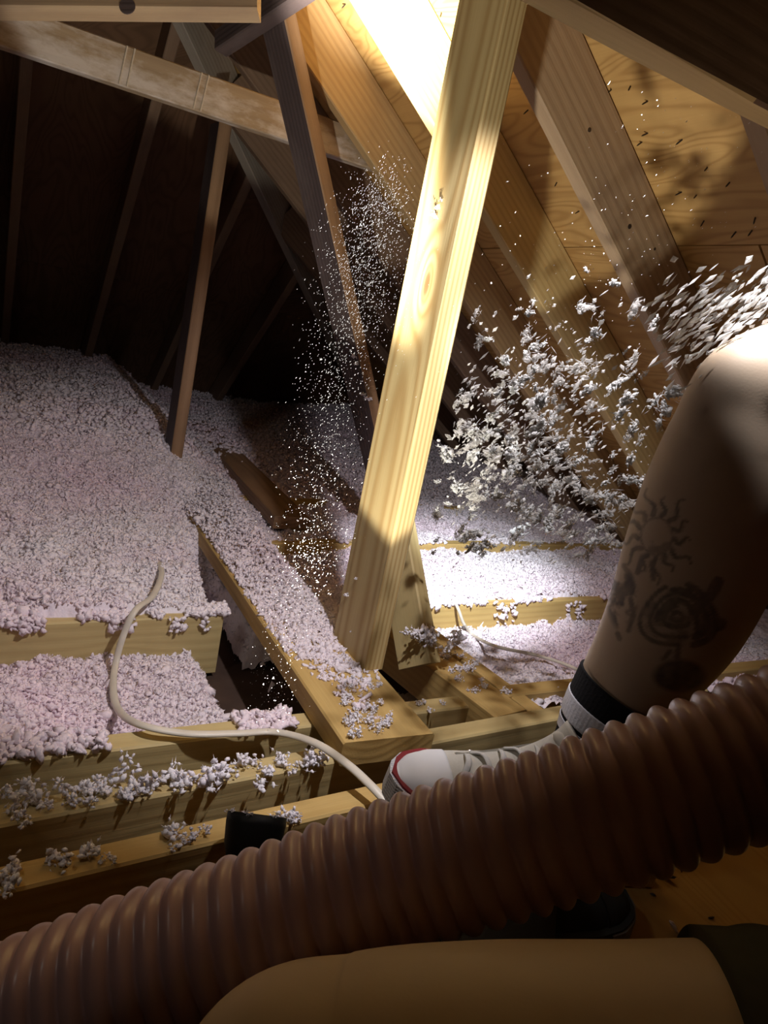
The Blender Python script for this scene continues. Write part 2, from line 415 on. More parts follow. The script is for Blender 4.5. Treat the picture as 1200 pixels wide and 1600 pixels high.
for i in range(4):
    x0, x1 = xs[i], xs[i+1]
    ys = [-1.9, -0.2, 2.2, 4.6] if i % 2 else [-1.9, 1.0, 3.4, 5.4]
    for j in range(len(ys)-1):
        y0, y1 = ys[j], ys[j+1]
        # clip with the hip line y <= x + HIP0
        poly = [(x0, y0), (x1, y0), (x1, min(y1, x1+HIP0)), (x0, min(y1, x0+HIP0))]
        if y0 >= x1+HIP0-0.02: continue
        if y0 > x0+HIP0: poly = [(y0-HIP0, y0), (x1, y0), (x1, min(y1, x1+HIP0))]
        elif x0+HIP0 < y1 < x1+HIP0: poly = [(x0, y0), (x1, y0), (x1, y1), (y1-HIP0, y1), (x0, x0+HIP0)]
        sheet('plywood_panel', [(x, y, roofz(x)) for x, y in poly], NR, 0.013, M['ply'])
def hipz(y): return ZR-SL*(y-HIP0)
NH = (0, SL*CS, CS)
for (y0, y1) in ((HIP0+RIDGE_X, 2.9), (2.9, 3.86), (3.86, 5.4)):
    for (x0, x1) in ((-3.5, -1.0), (-1.0, 1.2), (1.2, 2.95)):
        a0, a1 = max(x0, -(y0-HIP0)+2*RIDGE_X), min(x1, y0-HIP0)
        b0, b1 = max(x0, -(y1-HIP0)+2*RIDGE_X), min(x1, y1-HIP0)
        pts = []
        if a1 > a0+1e-4: pts += [(a0, y0), (a1, y0)]
        elif x0 > 0: pts += [(x0, x0+HIP0)] if x0+HIP0 < y1 else []
        else: pts += [((a0+a1)/2, y0)]
        if a1 > a0+1e-4 and x1 > 0 and a1 < x1 and b1 >= x1-1e-6: pts += [(x1, x1+HIP0)]
        if b1 > b0+1e-4: pts += [(b1, y1), (b0, y1)]
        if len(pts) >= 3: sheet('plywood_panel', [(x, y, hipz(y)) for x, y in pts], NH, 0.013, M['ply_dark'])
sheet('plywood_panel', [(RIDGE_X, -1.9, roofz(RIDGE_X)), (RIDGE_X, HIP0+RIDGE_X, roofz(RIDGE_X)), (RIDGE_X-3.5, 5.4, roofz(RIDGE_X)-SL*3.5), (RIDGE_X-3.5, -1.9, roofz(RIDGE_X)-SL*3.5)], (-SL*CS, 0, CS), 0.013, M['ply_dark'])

def wall(name, poly, off, mat):
    P = np.array(poly, float); n = len(P); V = np.concatenate([P, P+np.array(off)])
    Fc = [tuple(reversed(range(n))), tuple(range(n, 2*n))] + [(i, (i+1) % n, n+(i+1) % n, n+i) for i in range(n)]
    return tag(mesh_obj(name, V, Fc, mat), None, None, None, 'structure')
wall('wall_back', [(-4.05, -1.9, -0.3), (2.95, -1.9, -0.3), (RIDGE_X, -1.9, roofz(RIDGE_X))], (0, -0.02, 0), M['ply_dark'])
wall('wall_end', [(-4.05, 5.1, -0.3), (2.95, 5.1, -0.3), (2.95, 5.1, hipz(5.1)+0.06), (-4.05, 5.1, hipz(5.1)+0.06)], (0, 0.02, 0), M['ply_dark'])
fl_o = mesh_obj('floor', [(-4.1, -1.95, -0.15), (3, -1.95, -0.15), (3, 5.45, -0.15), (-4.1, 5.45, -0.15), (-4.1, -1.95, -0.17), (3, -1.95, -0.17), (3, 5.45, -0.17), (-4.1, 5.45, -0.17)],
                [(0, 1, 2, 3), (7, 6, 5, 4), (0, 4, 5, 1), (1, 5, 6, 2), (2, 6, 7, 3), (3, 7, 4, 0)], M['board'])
tag(fl_o, 'ceiling board coloured dark for the shade down between the joists', None, None, 'structure')

RD = 0.14/CS                                  # vertical depth of a 2x6 rafter
def rafter(y, mat, label, x0=RIDGE_X, x1=2.75, group=None, th=0.038):
    zc = lambda x: roofz(x)-RD/2-0.001
    return beam('roof_rafter', (x0, y+th/2, zc(x0)), (x1, y+th/2, zc(x1)), th, 0.14, mat, label, 'rafter', up=NR, group=group)
rafter(1.965, M['rafter'], 'tan rafter whose lower end runs down behind the left edge of the upright post')
rafter(1.575, M['rafter_b'], 'rafter with the glaring torch spot at its upper end')
rc = rafter(1.20, M['rafter_c'], 'greyish brown rafter just right of the upright post, with a small nail hole', x0=0.52)
rafter(0.78, M['rafter_c'], 'dim rafter in the upper right corner behind the dark cross tie')
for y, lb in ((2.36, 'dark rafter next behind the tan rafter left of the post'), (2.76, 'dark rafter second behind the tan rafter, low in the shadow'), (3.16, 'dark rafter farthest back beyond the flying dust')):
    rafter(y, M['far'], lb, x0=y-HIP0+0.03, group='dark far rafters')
q_ = rc.matrix_world.inverted() @ Vector(onY(921, 203, 1.2))
for dx_, dz_, rr_ in ((0, 0, 0.0042), (0.215, -0.012, 0.005), (0.30, 0.02, 0.003)):
    V_, F_ = sweep([(q_.x+dx_, -0.0196, q_.z+dz_), (q_.x+dx_, -0.0186, q_.z+dz_)], [rr_, rr_], 10, ref=(1, 0, 0))
    V_[:, 1] *= 1 if q_.y < 0 else -1
    mesh_obj('nail_hole', V_, F_, M['nail'], rc)
hx = (lambda x: (x, x+HIP0, ZR-SL*x-0.10))
beam('hip_rafter', hx(-0.4), hx(2.5), 0.04, 0.15, M['grey_wood'], 'grey hip rafter slanting down behind the leaning strut', 'rafter', up=(0.5, 0.5, 1))
for x, lb in ((0.02, 'faint rafter nearest the left edge on the dark roof end'), (0.42, 'faint rafter just left of the slender stud on the dark roof end'), (0.82, 'faint short rafter right of the slender stud on the dark roof end'), (1.22, 'shortest faint rafter low behind the leaning strut')):
    y0 = max(HIP0+abs(x-RIDGE_X)+RIDGE_X+0.04, x+HIP0+0.05) if x > RIDGE_X else HIP0
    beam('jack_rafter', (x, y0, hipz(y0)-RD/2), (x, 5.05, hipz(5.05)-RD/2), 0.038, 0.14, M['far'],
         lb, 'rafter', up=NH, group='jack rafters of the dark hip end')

# nails that come through the deck
def nail_mesh():
    V, Fc = sweep([(0, 0, 0), (0, 0, 0.011), (0, 0, 0.015)], [0.0016, 0.0016, 0.0003], 6, ref=(1, 0, 0))
    me = bpy.data.meshes.new('nail'); me.from_pydata([tuple(v) for v in V], [], Fc); me.materials.append(M['nail']); me.update(); return me
nm = nail_mesh()
def roof_pt(px, py):
    d = ray(px, py); t = K/(d[2]+SL*d[0]); return CAMP+d*t
for (px, py) in ((955, 140), (1012, 158), (1003, 222), (985, 135), (1066, 218), (1012, 208), (1140, 285), (1065, 300), (1105, 262), (690, 20), (1010, 318), (1088, 305), (1100, 345), (1175, 360), (1150, 362), (825, 172), (870, 285), (905, 330), (1020, 345), (950, 190), (1180, 340), (540, 6)):
    o = bpy.data.objects.new('nail', nm); COL.objects.link(o); o.parent = ceil_o
    o.location = roof_pt(px, py); d = Vector((-NR[0]+random.uniform(-.5, .5), random.uniform(-.6, .6), -NR[2]+random.uniform(-.2, .2)))
    o.rotation_euler = d.to_track_quat('Z', 'Y').to_euler()

# ------------------------------------------------------------------ ceiling joists and planks
def joist(y0, sl, x0, x1, mat, label, ty=0.042, hz=0.14, ztop=0.0):
    P = (x0, y0+sl*x0+ty/2, ztop-hz/2); Q = (x1, y0+sl*x1+ty/2, ztop-hz/2)
    return beam('ceiling_joist', P, Q, ty, hz, mat, label, 'joist')
joist(0.693, 0.09, -0.7, 0.62, M['joist'], 'nearest ceiling joist, just behind the ribbed hose')
joist(0.800, 0.09, -0.7, 1.5, M['joist_pale'], 'second joist from the hose, white clumps strewn along its top')
joist(0.925, 0.04, -0.7, 0.825, M['joist_pale'], 'third joist from the hose, the white cable lying over it')
joist(0.955, 0.03, 0.935, 2.6, M['joist'], 'short joist running right behind the black striped sock')
joist(1.346, 0.07, -0.7, 0.455, M['joist_pale'], 'joist with a broad bare face between two levels of pink insulation')
joist(1.346, 0.07, 0.93, 2.6, M['joist'], 'yellow joist with fluff hanging over it, right of the upright post')
joist(1.80, 0.09, -0.7, 2.6, M['joist'], 'joist mostly buried, showing orange wood right of the upright post')
joist(2.26, 0.085, -0.7, 2.6, M['joist'], 'far joist showing only a thin yellow strip beside the post')
joist(2.74, 0.085, -0.7, 2.6, M['joist'], 'buried joist farthest under the dark roof end')
sb = beam('strongback_plank', (0.575, 0.83, 0.0215), (0.575+0.03, 4.4, 0.0215), 0.165, 0.042, M['joist'], 'wide plank running away across the joists under a thick trail of insulation', 'plank')
beam('plank', (0.835, 2.0, 0.0215), (0.90, 3.6, 0.0215), 0.12, 0.042, M['brown_wood'], 'bare brown plank showing through the insulation beyond the upright post', 'plank')
beam('blocking', (0.905, 0.925, -0.045), (0.835, 1.375, -0.045), 0.088, 0.088, M['joist'], 'tan block between joists at the foot of the short slanted stud', 'wood block')
beam('blocking', (0.975, 0.925, -0.047), (0.925, 1.37, -0.047), 0.038, 0.088, M['joist'], 'narrow tan board lying alongside the block near the striped sock', 'wood block')

# the upright post, brace and struts
PX, PY = 0.648, 1.115
post = beam('upright_post', (PX, PY, 0.0435), (PX, PY, roofz(PX)-RD-0.004), 0.15, 0.040, M['post'],
            'tall pale yellow upright post in the middle, with a knot and swirling grain', 'post', up=(1, 0, 0))
bp = onZ(655, 1042, 0.0); bt = onY(612, 790, 1.33)
beam('short_stud', (bp[0], bp[1], 0.002), tuple(bt), 0.085, 0.040, M['joist_pale'], 'short slanted stud tucked behind the foot of the upright post', 'stud', up=(1, 0.5, 0))
p2t = onY(428, 0, 1.86); p2b = np.array([1.16, 1.92, 0.03]); p2t = p2t+(p2t-p2b)*0.12
beam('leaning_strut', tuple(p2b), tuple(p2t), 0.040, 0.089, M['brown_wood'], 'strut leaning left behind the upright post, dark on one face and brown on the other', 'strut', up=(0.37, -0.92, 0), side_mat=(M['dark_wood'], (0, 1, 0)))  # shade of the left face painted as dark wood
beam('slender_stud', (0.535, 2.43, -0.05), (0.555, 2.43, roofz(0.555)-RD-0.17), 0.040, 0.089, M['brown_wood'], 'slender upright stud rising out of the pink insulation at left', 'stud', up=(0.09, -0.995, 0), side_mat=(M['dark_wood'], (0, 1, 0)))  # left face takes the dark wood as its painted shade
# ties along X
te = beam('collar_tie', (-2.0, 2.035, 1.131), (0.955, 2.035, 1.131), 0.040, 0.089, M['tie'], 'stained horizontal tie crossing the upper left behind the leaning strut', 'tie beam')
for px in (191, 203, 307, 318):
    q = onY(px, 110+(px-190)*.36, 2.013)
    c = beam('cord_band', (q[0]-0.004, 2.0135, 1.088), (q[0]+0.006, 2.0135, 1.174), 0.004, 0.003, M['cord'], up=(0, 1, 0), parent=te, ch=0.0008)
beam('collar_tie', (-2.0, 0.585, 1.018), (1.28, 0.585, 1.018), 0.040, 0.14, M['tie_dark'], 'dark tie with a paler lower edge crossing the top right corner', 'tie beam', wob=0.0015, side_mat=(M['rafter_b'], (0, 0, -1)))  # underside in yellow wood, light on it put into the colour
fp, fq = at(-260, -18, 1.30), at(405, -12, 1.30)
tf = beam('cross_brace', tuple(fp), tuple(fq), 0.040, 0.089, M['rafter_c'], 'yellow board with a round knot hole along the top left edge', 'brace', up=tuple(UPC))
mmf = tf.matrix_world.inverted(); kp = mmf @ Vector(at(199, 10, 1.28))
V, Fc = sweep([(kp.x, -0.0215, kp.z), (kp.x, -0.0195, kp.z)], [0.0145, 0.0145], 18, ref=(1, 0, 0))
mesh_obj('knot', V, Fc, M['dark_wood'], tf)
beam('dark_brace', tuple(at(346, 68, 1.75)), tuple(at(560, -75, 1.45)), 0.040, 0.05, M['dark_wood'], 'dark brace slanting up to the right at the top of the leaning strut', 'brace', up=tuple(UPC))
beam('hanger_board', tuple(at(300, 210, 2.9)), tuple(at(318, 70, 2.9)), 0.02, 0.07, M['grey_wood'], 'pale short board hanging behind the stained tie', 'board', up=tuple(RT))

# ------------------------------------------------------------------ plywood floor to sit on
pf = mesh_obj('plywood_floor', [(0.50, -0.75, 0.022), (2.2, -0.75, 0.022), (2.2, 0.66, 0.022), (0.50, 0.66, 0.022), (0.50, -0.75, 0.04), (2.2, -0.75, 0.04), (2.2, 0.66, 0.04), (0.50, 0.66, 0.04)],
              [(3, 2, 1, 0), (4, 5, 6, 7), (0, 1, 5, 4), (1, 2, 6, 5), (2, 3, 7, 6), (3, 0, 4, 7)], M['ply_floor'])
tag(pf, 'orange plywood sheet laid over the joists at lower right', 'plywood')
for y in (-0.6, -0.05, 0.48):
    beam('ceiling_joist', (-0.2, y, -0.06), (2.4, y, -0.06), 0.042, 0.16, M['joist'], 'joist hidden under the plywood sheet', 'joist', group='joists under the plywood')
for (px, py, s) in ((1042, 1371, 1), (1064, 1358, .5), (1112, 1433, .5), (1050, 1454, 1.1), (1096, 1342, .6), (1020, 1396, .4)):
    q = onZ(px, py, 0.0425)
    V, T = bits(np.array([q]), [0.007*s], 0, 0.3, (1.6, .8, .4))
    V[:, 2] += 0.04-V[:, 2].min()
    tag(tri_obj('wood_chip', V, T, M['clump'] if s > 1 else M['dark_wood']), 'dark splinter or crumb lying on the orange plywood', 'chip', 'crumbs on the plywood')

# ------------------------------------------------------------------ blown insulation
def yj(y0, sl, x): return y0+sl*x
def height(x, y):
    x = np.asarray(x, float); y = np.asarray(y, float)
    n1 = fbm(x*7, y*7)-0.5; n2 = fbm(x*30+9, y*30, 3)-0.5
    f4 = yj(1.346, .07, x); f5 = yj(1.80, .09, x); f6 = yj(2.26, .085, x)
    # bay between the third and the wide-faced joist
    left34 = -0.085+0.095*sstep(0.20, -0.02, x)*sstep(1.30, 1.12, y) + 0.06*sstep(1.10, 0.98, y)*sstep(0.05, 0.30, x)
    hole = sstep(0.385, 0.44, x + 0.03*(y-1.2))  # gap opened deep to give the shade beside the plank
    left34 = left34*(1-hole) + -0.148*hole
    mid = -0.13+0.03*n1
    right34 = -0.075+0.05*sstep(1.25, 1.02, y)
    a = np.where(x < 0.56, left34, np.where(x < 0.90, mid, right34))
    # next bay
    l45 = 0.018+0.012*sstep(1.55, 1.8, y)
    hole2 = sstep(0.43, 0.46, x-0.02*(y-1.4)-0.02*n1)*sstep(0.56, 0.52, x)*sstep(1.85, 1.70, y)
    l45 = l45*(1-hole2) - 0.14*hole2
    m45 = -0.05+0.05*n1
    r45 = 0.006-0.03*sstep(1.6, 1.9, y)
    b = np.where(x < 0.54, l45, np.where(x < 0.86, m45, l45*0+m45+(r45-m45)*sstep(0.86, 1.0, x)))
    # beyond the buried joist
    rise = sstep(1.85, 2.75, y)
    lft = 0.028+0.15*rise + 0.02*sstep(2.6, 4.2, y)
    rgt = -0.012+0.045*sstep(2.3, 3.0, y) + 0.10*sstep(1.6, 2.4, x)*rise
    wv = sstep(0.50, 0.80, x)
    c = lft*(1-wv)+rgt*wv
    h = np.where(y < f4+0.02, a, np.where(y < f5+0.02, b, c))
    # fluff thins to nothing over bare joist tops
    n3 = fbm(x*17+4, y*17+2, 2)-0.5
    h = h + 0.026*n1 + 0.020*n2 + 0.030*n3*sstep(-0.11, -0.06, h)
    return h
gx = np.arange(-0.45, 2.6, 0.0075); gy = np.concatenate([np.arange(0.97, 2.4, 0.0065), np.arange(2.4, 5.0, 0.012)])
GX, GY = np.meshgrid(gx, gy)
GZ = height(GX, GY)
GZ = np.maximum(GZ + 0.010*(RNG.random(GZ.shape)-.5), -0.147)
GZ = np.minimum(GZ, roofz(GX)-0.03)
nxg, nyg = len(gx), len(gy)
V = np.stack([GX.ravel(), GY.ravel(), GZ.ravel()], 1)
ii = np.arange(nxg*(nyg-1)); ii = ii[(ii % nxg) < nxg-1]
T = np.concatenate([np.stack([ii, ii+1, ii+1+nxg], 1), np.stack([ii, ii+1+nxg, ii+nxg], 1)])
# drop cells at the bottom of the open gaps, so the dark board shows
deep = (V[T][:, :, 2].max(1) < -0.125)
T = T[~deep]
parts = [(V, T)]
n = 140000
px_ = RNG.uniform(-0.45, 2.3, n); py_ = RNG.uniform(0.98, 2.5, n)
pz_ = height(px_, py_); ok = (pz_ > -0.12) & (pz_ < roofz(px_)-0.05)
P = np.stack([px_, py_, pz_+RNG.uniform(-0.001, 0.006, n)], 1)[ok]
parts.append(bits(P, RNG.gamma(2.8, 0.0010, len(P))+0.0013, 0, 0.52, (1.3, .78, .48)))
n = 46000
px_ = RNG.uniform(-0.45, 2.4, n); py_ = RNG.uniform(2.45, 4.95, n); pz_ = height(px_, py_); ok = pz_ < roofz(px_)-0.05
P = np.stack([px_, py_, pz_+RNG.uniform(0, 0.012, n)], 1)[ok]
parts.append(bits(P, RNG.uniform(0.006, 0.017, len(P)), 1, 0.5))
# fluff along the lips of the bare joists
lip = []
for (y0, sl, x0, x1, nn, up) in ((1.346, .07, 0.0, 0.47, 1500, 0.010), (1.346, .07, 0.95, 1.75, 1500, 0.005), (1.80, .09, 0.95, 1.7, 700, 0.006), (0.925, .04, -0.45, 0.17, 900, 0.010), (0.925, .04, 0.30, 0.50, 400, 0.008), (1.80, .09, 0.0, 0.45, 1500, 0.012)):
    x = RNG.uniform(x0, x1, nn); dens = fbm(x*14, x*0+y0*9, 3)
    yy = yj(y0, sl, x)+RNG.uniform(-0.003, 0.05, nn)
    k_ = dens > 0.42
    lip.append(np.stack([x, yy, RNG.uniform(0, up, nn)+0.002], 1)[k_])
# drips of fluff hanging on the bare face at right and left
for (pxa, pxb, pya, pyb, yy0, sl, nn) in ((690, 930, 940, 965, 1.343, .07, 260), (690, 930, 965, 995, 1.343, .07, 60), (0, 350, 962, 985, 1.343, .07, 260)):
    for _ in range(nn):
        qx, qy = random.uniform(pxa, pxb), random.uniform(pya, pyb)
        if vnoise(qx*0.05, 3.3) < 0.5: continue
        d = ray(qx, qy); t = (yy0-0.0)/(d[1]-sl*d[0]); q = CAMP+d*t
        lip.append(np.array([[q[0], q[1]-0.003, q[2]]]))
P = np.concatenate(lip)
parts.append(bits(P, RNG.gamma(4.0, 0.0012, len(P))+0.002, 0, 0.5))
def fibres(P, lo, hi, w0, w1, up=0.4):
    n = len(P); d = RNG.normal(size=(n, 3)); d[:, 2] = np.abs(d[:, 2])+up; d /= np.linalg.norm(d, axis=1)[:, None]
    a = np.cross(d, RNG.normal(size=(n, 3))); a /= np.linalg.norm(a, axis=1)[:, None]; b = np.cross(d, a)
    ln = RNG.uniform(lo, hi, n); wd = RNG.uniform(w0, w1, n)
    V = OCT_V[None, :, 0:1]*d[:, None]*ln[:, None, None] + OCT_V[None, :, 1:2]*a[:, None]*wd[:, None, None] + OCT_V[None, :, 2:3]*b[:, None]*wd[:, None, None]
    return (V+P[:, None]).reshape(-1, 3), (OCT_T[None]+(np.arange(n)*6)[:, None, None]).reshape(-1, 3)
n = 100000
px_ = RNG.uniform(-0.05, 1.9, n); py_ = RNG.uniform(0.98, 2.4, n); pz_ = height(px_, py_); ok = pz_ > -0.12
parts.append(fibres(np.stack([px_, py_, pz_+0.004], 1)[ok], 0.003, 0.010, 0.00025, 0.0007))
V, T = join(parts)
ins = tri_obj('loose_fill_insulation', V, T, M['fluff'], smooth=True)
tag(ins, 'pinkish white blown insulation filling the bays between the joists', 'insulation', None, 'stuff')

# trail of fluff on the wide plank
n = 24000
y = 0.86+3.4*RNG.random(n)**1.7; u = RNG.uniform(-1, 1, n)
x = 0.578+0.0085*(y-0.83)/1.0+u*(0.079+0.10*sstep(1.7, 2.6, y)*0.6)
cover = sstep(0.92, 1.30, y+0.35*(fbm(x*16, y*16, 3)-0.5)) - 0.35*sstep(0.5, 1.0, np.abs(u)*1.0)*sstep(1.6, 1.0, y)
keep = RNG.random(n) < np.clip(cover, 0, 1)
hp = 0.0425+RNG.random(n)*(0.004+0.034*sstep(1.05, 1.9, y))*(1-0.6*u*u)
P = np.stack([x, y, hp], 1)[keep]
P = P[~((np.abs(P[:, 0]-PX) < 0.026) & (np.abs(P[:, 1]-PY) < 0.08))]
V, T = join([bits(P, RNG.gamma(2.8, 0.0010, len(P))+0.0013, 0, 0.52, (1.3, .78, .48)), fibres(P[::2]+np.array([0, 0, .003]), 0.003, 0.008, 0.0003, 0.0009)])
tag(tri_obj('plank_fluff', V, T, M['fluff'], smooth=True), 'thick trail of white insulation lying along the wide plank', 'insulation', None, 'stuff')

# ------------------------------------------------------------------ separate clumps lying on the wood
clump_me = []
for k in range(9):
    nb = random.randint(26, 40); nk = random.randint(2, 4)
    KC = RNG.normal(0, 1, (nk, 3))*np.array([0.010, 0.006, 0.003])
    C0 = KC[RNG.integers(0, nk, nb)]+RNG.normal(0, 1, (nb, 3))*np.array([0.0050, 0.0042, 0.0040]); C0[:, 2] = np.abs(C0[:, 2])*1.5
    V, T = join([bits(C0, RNG.uniform(0.0014, 0.0042, nb), 0, 0.42, (1.2, .8, .6)), fibres(C0, 0.003, 0.008, 0.0003, 0.0008, 0.0)])
    V[:, 2] -= V[:, 2].min()+0.002
    o = tri_obj('insulation_clump', V, T, M['clump'], smooth=True); clump_me.append(o.data); bpy.data.objects.remove(o)
def clump(pos, s, label, group, sx=1.0):
    o = bpy.data.objects.new('insulation_clump', random.choice(clump_me)); COL.objects.link(o)
    o.location = pos; o.scale = (s*sx, s, s); o.rotation_euler = (random.uniform(-.2, .2), random.uniform(-.2, .2), random.uniform(0, 6.3))
    return tag(o, label, 'insulation clump', group)
J2 = 'white insulation clump resting on the second joist from the hose'
for (px, py, s) in ((-90, 1280, 1.1), (-40, 1268, 1.0), (15, 1252, 1.2), (40, 1247, 1.3), (28, 1268, .7), (60, 1274, .8), (100, 1243, 1.3), (125, 1237, 1.4), (128, 1262, 1.0), (150, 1240, 1.3), (170, 1238, 1.2), (190, 1218, 1.5), (200, 1246, .9), (222, 1238, 1.2), (254, 1222, 1.4), (290, 1245, 1.4), (292, 1262, 1.0), (330, 1215, 1.4), (345, 1226, 1.5), (368, 1215, 1.3), (388, 1218, 1.3), (402, 1202, 1.0), (420, 1206, 1.1), (445, 1198, 1.2), (453, 1208, 1.0), (490, 1188, 1.2), (498, 1208, 1.2), (492, 1220, .8)):
    q = onZ(px, py, 0.001); yy = min(max(q[1], 0.806+0.09*q[0]), 0.836+0.09*q[0])
    clump((q[0], yy, 0.0005), s, J2, 'clumps on the second joist')
J1 = 'dull insulation crumb resting on the joist nearest the hose'
for (px, py, s) in ((12, 1378, 1.0), (10, 1392, 1.0), (97, 1372, 1.1), (130, 1342, 1.3), (177, 1345, .6), (268, 1312, 1.3), (283, 1322, .8), (306, 1306, .8), (160, 1366, .4), (440, 1275, .9), (447, 1290, .8), (472, 1285, .4)):
    q = onZ(px, py, 0.001); yy = min(max(q[1], 0.70+0.09*q[0]), 0.73+0.09*q[0])
    clump((q[0], yy, 0.0005), s, J1, 'crumbs on the nearest joist')
SBL = 'white insulation clump scattered on the bare near end of the wide plank'
for _ in range(70):
    px, py = random.uniform(500, 650), random.uniform(1040, 1190)
    q = onZ(px, py, 0.0425)
    if not (0.50 < q[0] < 0.65 and 0.835 < q[1] < 1.03) or fbm(q[0]*22, q[1]*22, 2) < 0.42: continue
    clump(tuple(q), random.uniform(.35, .95), SBL, 'clumps on the near plank end')
for (px, py, s, z) in ((665, 1105, .7, .001), (655, 1100, .5, .001), (640, 1140, .5, .001), (690, 1100, .4, .001)):
    q = onZ(px, py, z); clump((q[0], min(q[1], 0.985), 0.0005), s, 'small clump on the short end of the third joist beside the shoe', 'clumps beside the shoe')
for _ in range(26):
    px, py = random.uniform(690, 800), random.uniform(1020, 1085)
    q = onZ(px, py, 0.0)
    if 0.80 < q[0] < 0.96 and 0.93 < q[1] < 1.36:
        clump((q[0], q[1], -0.001), random.uniform(.3, .9), 'white clump on the tan block right of the upright post', 'clumps on the tan block')
bdir = (bt-bp)/np.linalg.norm(bt-bp)
for (px, py, s) in ((655, 1000, 1.5), (672, 998, 1.5), (690, 1005, 1.8), (700, 1015, 1.5), (640, 995, 1.0), (665, 1010, 1.2)):
    q = onY(px, py, 1.10); clump(tuple(q), s, 'bright clump heaped against the foot of the short slanted stud', 'clumps at the slanted stud')
# crumbs stuck to the post and strut
def onpost(px, py):
    d = ray(px, py); t = (PX-0.0202)/d[0]; return CAMP+d*t
for (px, py, s) in ((686, 330, .55), (683, 343, .5), (690, 316, .3), (537, 903, .3), (557, 905, .25), (543, 932, .45), (548, 988, .2)):
    q = onpost(px, py); clump((q[0]-0.001, q[1], q[2]), s, 'tiny insulation crumb caught on the face of the upright post', 'crumbs on the upright post')
for (px, py, s) in ((560, 563, 1.0), (556, 570, .8), (572, 625, .9), (566, 618, .6)):
    v = p2t-p2b; d = ray(px, py)
    t = 1.0*(CAMP[0]*0+1.86)/d[1]; q = CAMP+d*t
    clump(tuple(q), s, 'small clump stuck to the edge of the leaning strut', 'crumbs on the leaning strut')

# ------------------------------------------------------------------ cables
def cable(name, pts, label, rx=0.0068, ry=0.004):
    path = catmull(pts, 26*(len(pts)-1)); V, Fc = sweep(path, [(rx, ry)]*len(path), 12, ref=(0.1, 0.2, 1))
    return tag(mesh_obj(name, V, Fc, M['cable'], smooth=True), label, 'cable')
cp = [onZ(250, 880, 0.035), onZ(252, 900, 0.042), onZ(238, 932, 0.036)]
d = lambda px, py, y: onY(px, py, y)
cp += [d(212, 953, 1.325), d(193, 992, 1.305), d(180, 1040, 1.28), d(177, 1078, 1.20), d(185, 1108, 1.12)]
cp += [onZ(215, 1131, 0.012), onZ(290, 1146, 0.014), onZ(370, 1146, 0.012), onZ(430, 1144, 0.012), onZ(490, 1160, 0.03), onZ(540, 1192, 0.035), onZ(580, 1228, 0.03), onZ(625, 1275, 0.02), onZ(690, 1330, 0.046)]
cable('electric_cable', cp, 'flat white cable looping over the joists from insulation to the shoe')
cp = [onZ(672, 946, -0.02), onZ(676, 934, 0.004), onZ(690, 929, 0.012), onZ(706, 934, 0.012), d(716, 952, 1.40), d(725, 975, 1.385), d(740, 993, 1.37), onZ(775, 1010, -0.02), onZ(830, 1022, -0.025), onZ(880, 1037, -0.02), onZ(925, 1058, -0.012), onZ(1000, 1100, -0.02)]
cable('electric_cable', cp, 'thin white cable dropping over the joist right of the post toward the sock', 0.0042, 0.0036)

# ------------------------------------------------------------------ the torch
t_o = empty('flashlight', tuple(FLASH-FAX*0.13)); tag(t_o, 'black flashlight propped behind the hose, shining up at the rafters', 'flashlight')
rotm = Vector(FAX).to_track_quat('Z', 'Y')
t_o.rotation_euler = rotm.to_euler()
M['black'] = plain('black_rubber', (0.006, 0.006, 0.006), 0.55)
M['lens'] = plain('lens_glass', (0.75, 0.75, 0.7), 0.1)
def lathe(name, prof, mat, parent, n=40, ripple=0):
    V, Fc = [], []
    for (r, z) in prof:
        for k in range(n):
            a = 2*math.pi*k/n; rr = r*(1+ripple*(k % 2)); V.append((rr*math.cos(a), rr*math.sin(a), z))
    for i in range(len(prof)-1):
        for k in range(n):
            Fc.append((i*n+k, i*n+(k+1) % n, (i+1)*n+(k+1) % n, (i+1)*n+k))
    return mesh_obj(name, V, Fc, mat, parent, smooth=not ripple)
lathe('barrel', [(0.0, -0.06), (0.016, -0.06), (0.019, -0.055), (0.019, 0.055), (0.021, 0.07)], M['black'], t_o, 40, 0.03)
lathe('head', [(0.021, 0.066), (0.026, 0.08), (0.034, 0.105), (0.0365, 0.128), (0.0365, 0.139), (0.0335, 0.139), (0.0325, 0.126)], M['black'], t_o)
lathe('lens', [(0.0, 0.127), (0.0326, 0.127)], M['lens'], t_o)
for k in range(9):
    a = random.uniform(0, 6.3); q = Matrix.Translation(t_o.location) @ rotm.to_matrix().to_4x4() @ Vector((0.0362*math.cos(a), 0.0362*math.sin(a), 0.1375))
    clump(tuple(q), random.uniform(.14, .26), 'tiny bright crumb sitting on the rim of the black flashlight', 'crumbs on the flashlight rim')

# ------------------------------------------------------------------ the corrugated hose
hose_px = [(-330, 1756, .50), (-120, 1660, .497), (0, 1606, .497), (170, 1538, .507), (330, 1476, .517), (600, 1374, .532), (800, 1308, .525), (970, 1254, .515), (1200, 1174, .505), (1420, 1085, .49), (1680, 960, .50), (1990, 800, .60), (2080, 640, .74), (1860, 505, .88), (1560, 455, .90), (1325, 462, .88)]
hp_ = catmull([at(*p) for p in hose_px], 4200)
sl_ = np.concatenate([[0], np.cumsum(np.linalg.norm(np.diff(hp_, axis=0), axis=1))])
PITCH_H = 0.0172
nr = int(sl_[-1]/PITCH_H*11)
su = np.linspace(0, sl_[-1], nr)
path = np.stack([np.interp(su, sl_, hp_[:, k]) for k in range(3)], 1)
prof = np.abs(np.cos(np.pi*su/PITCH_H))**0.8
NSEG = 72
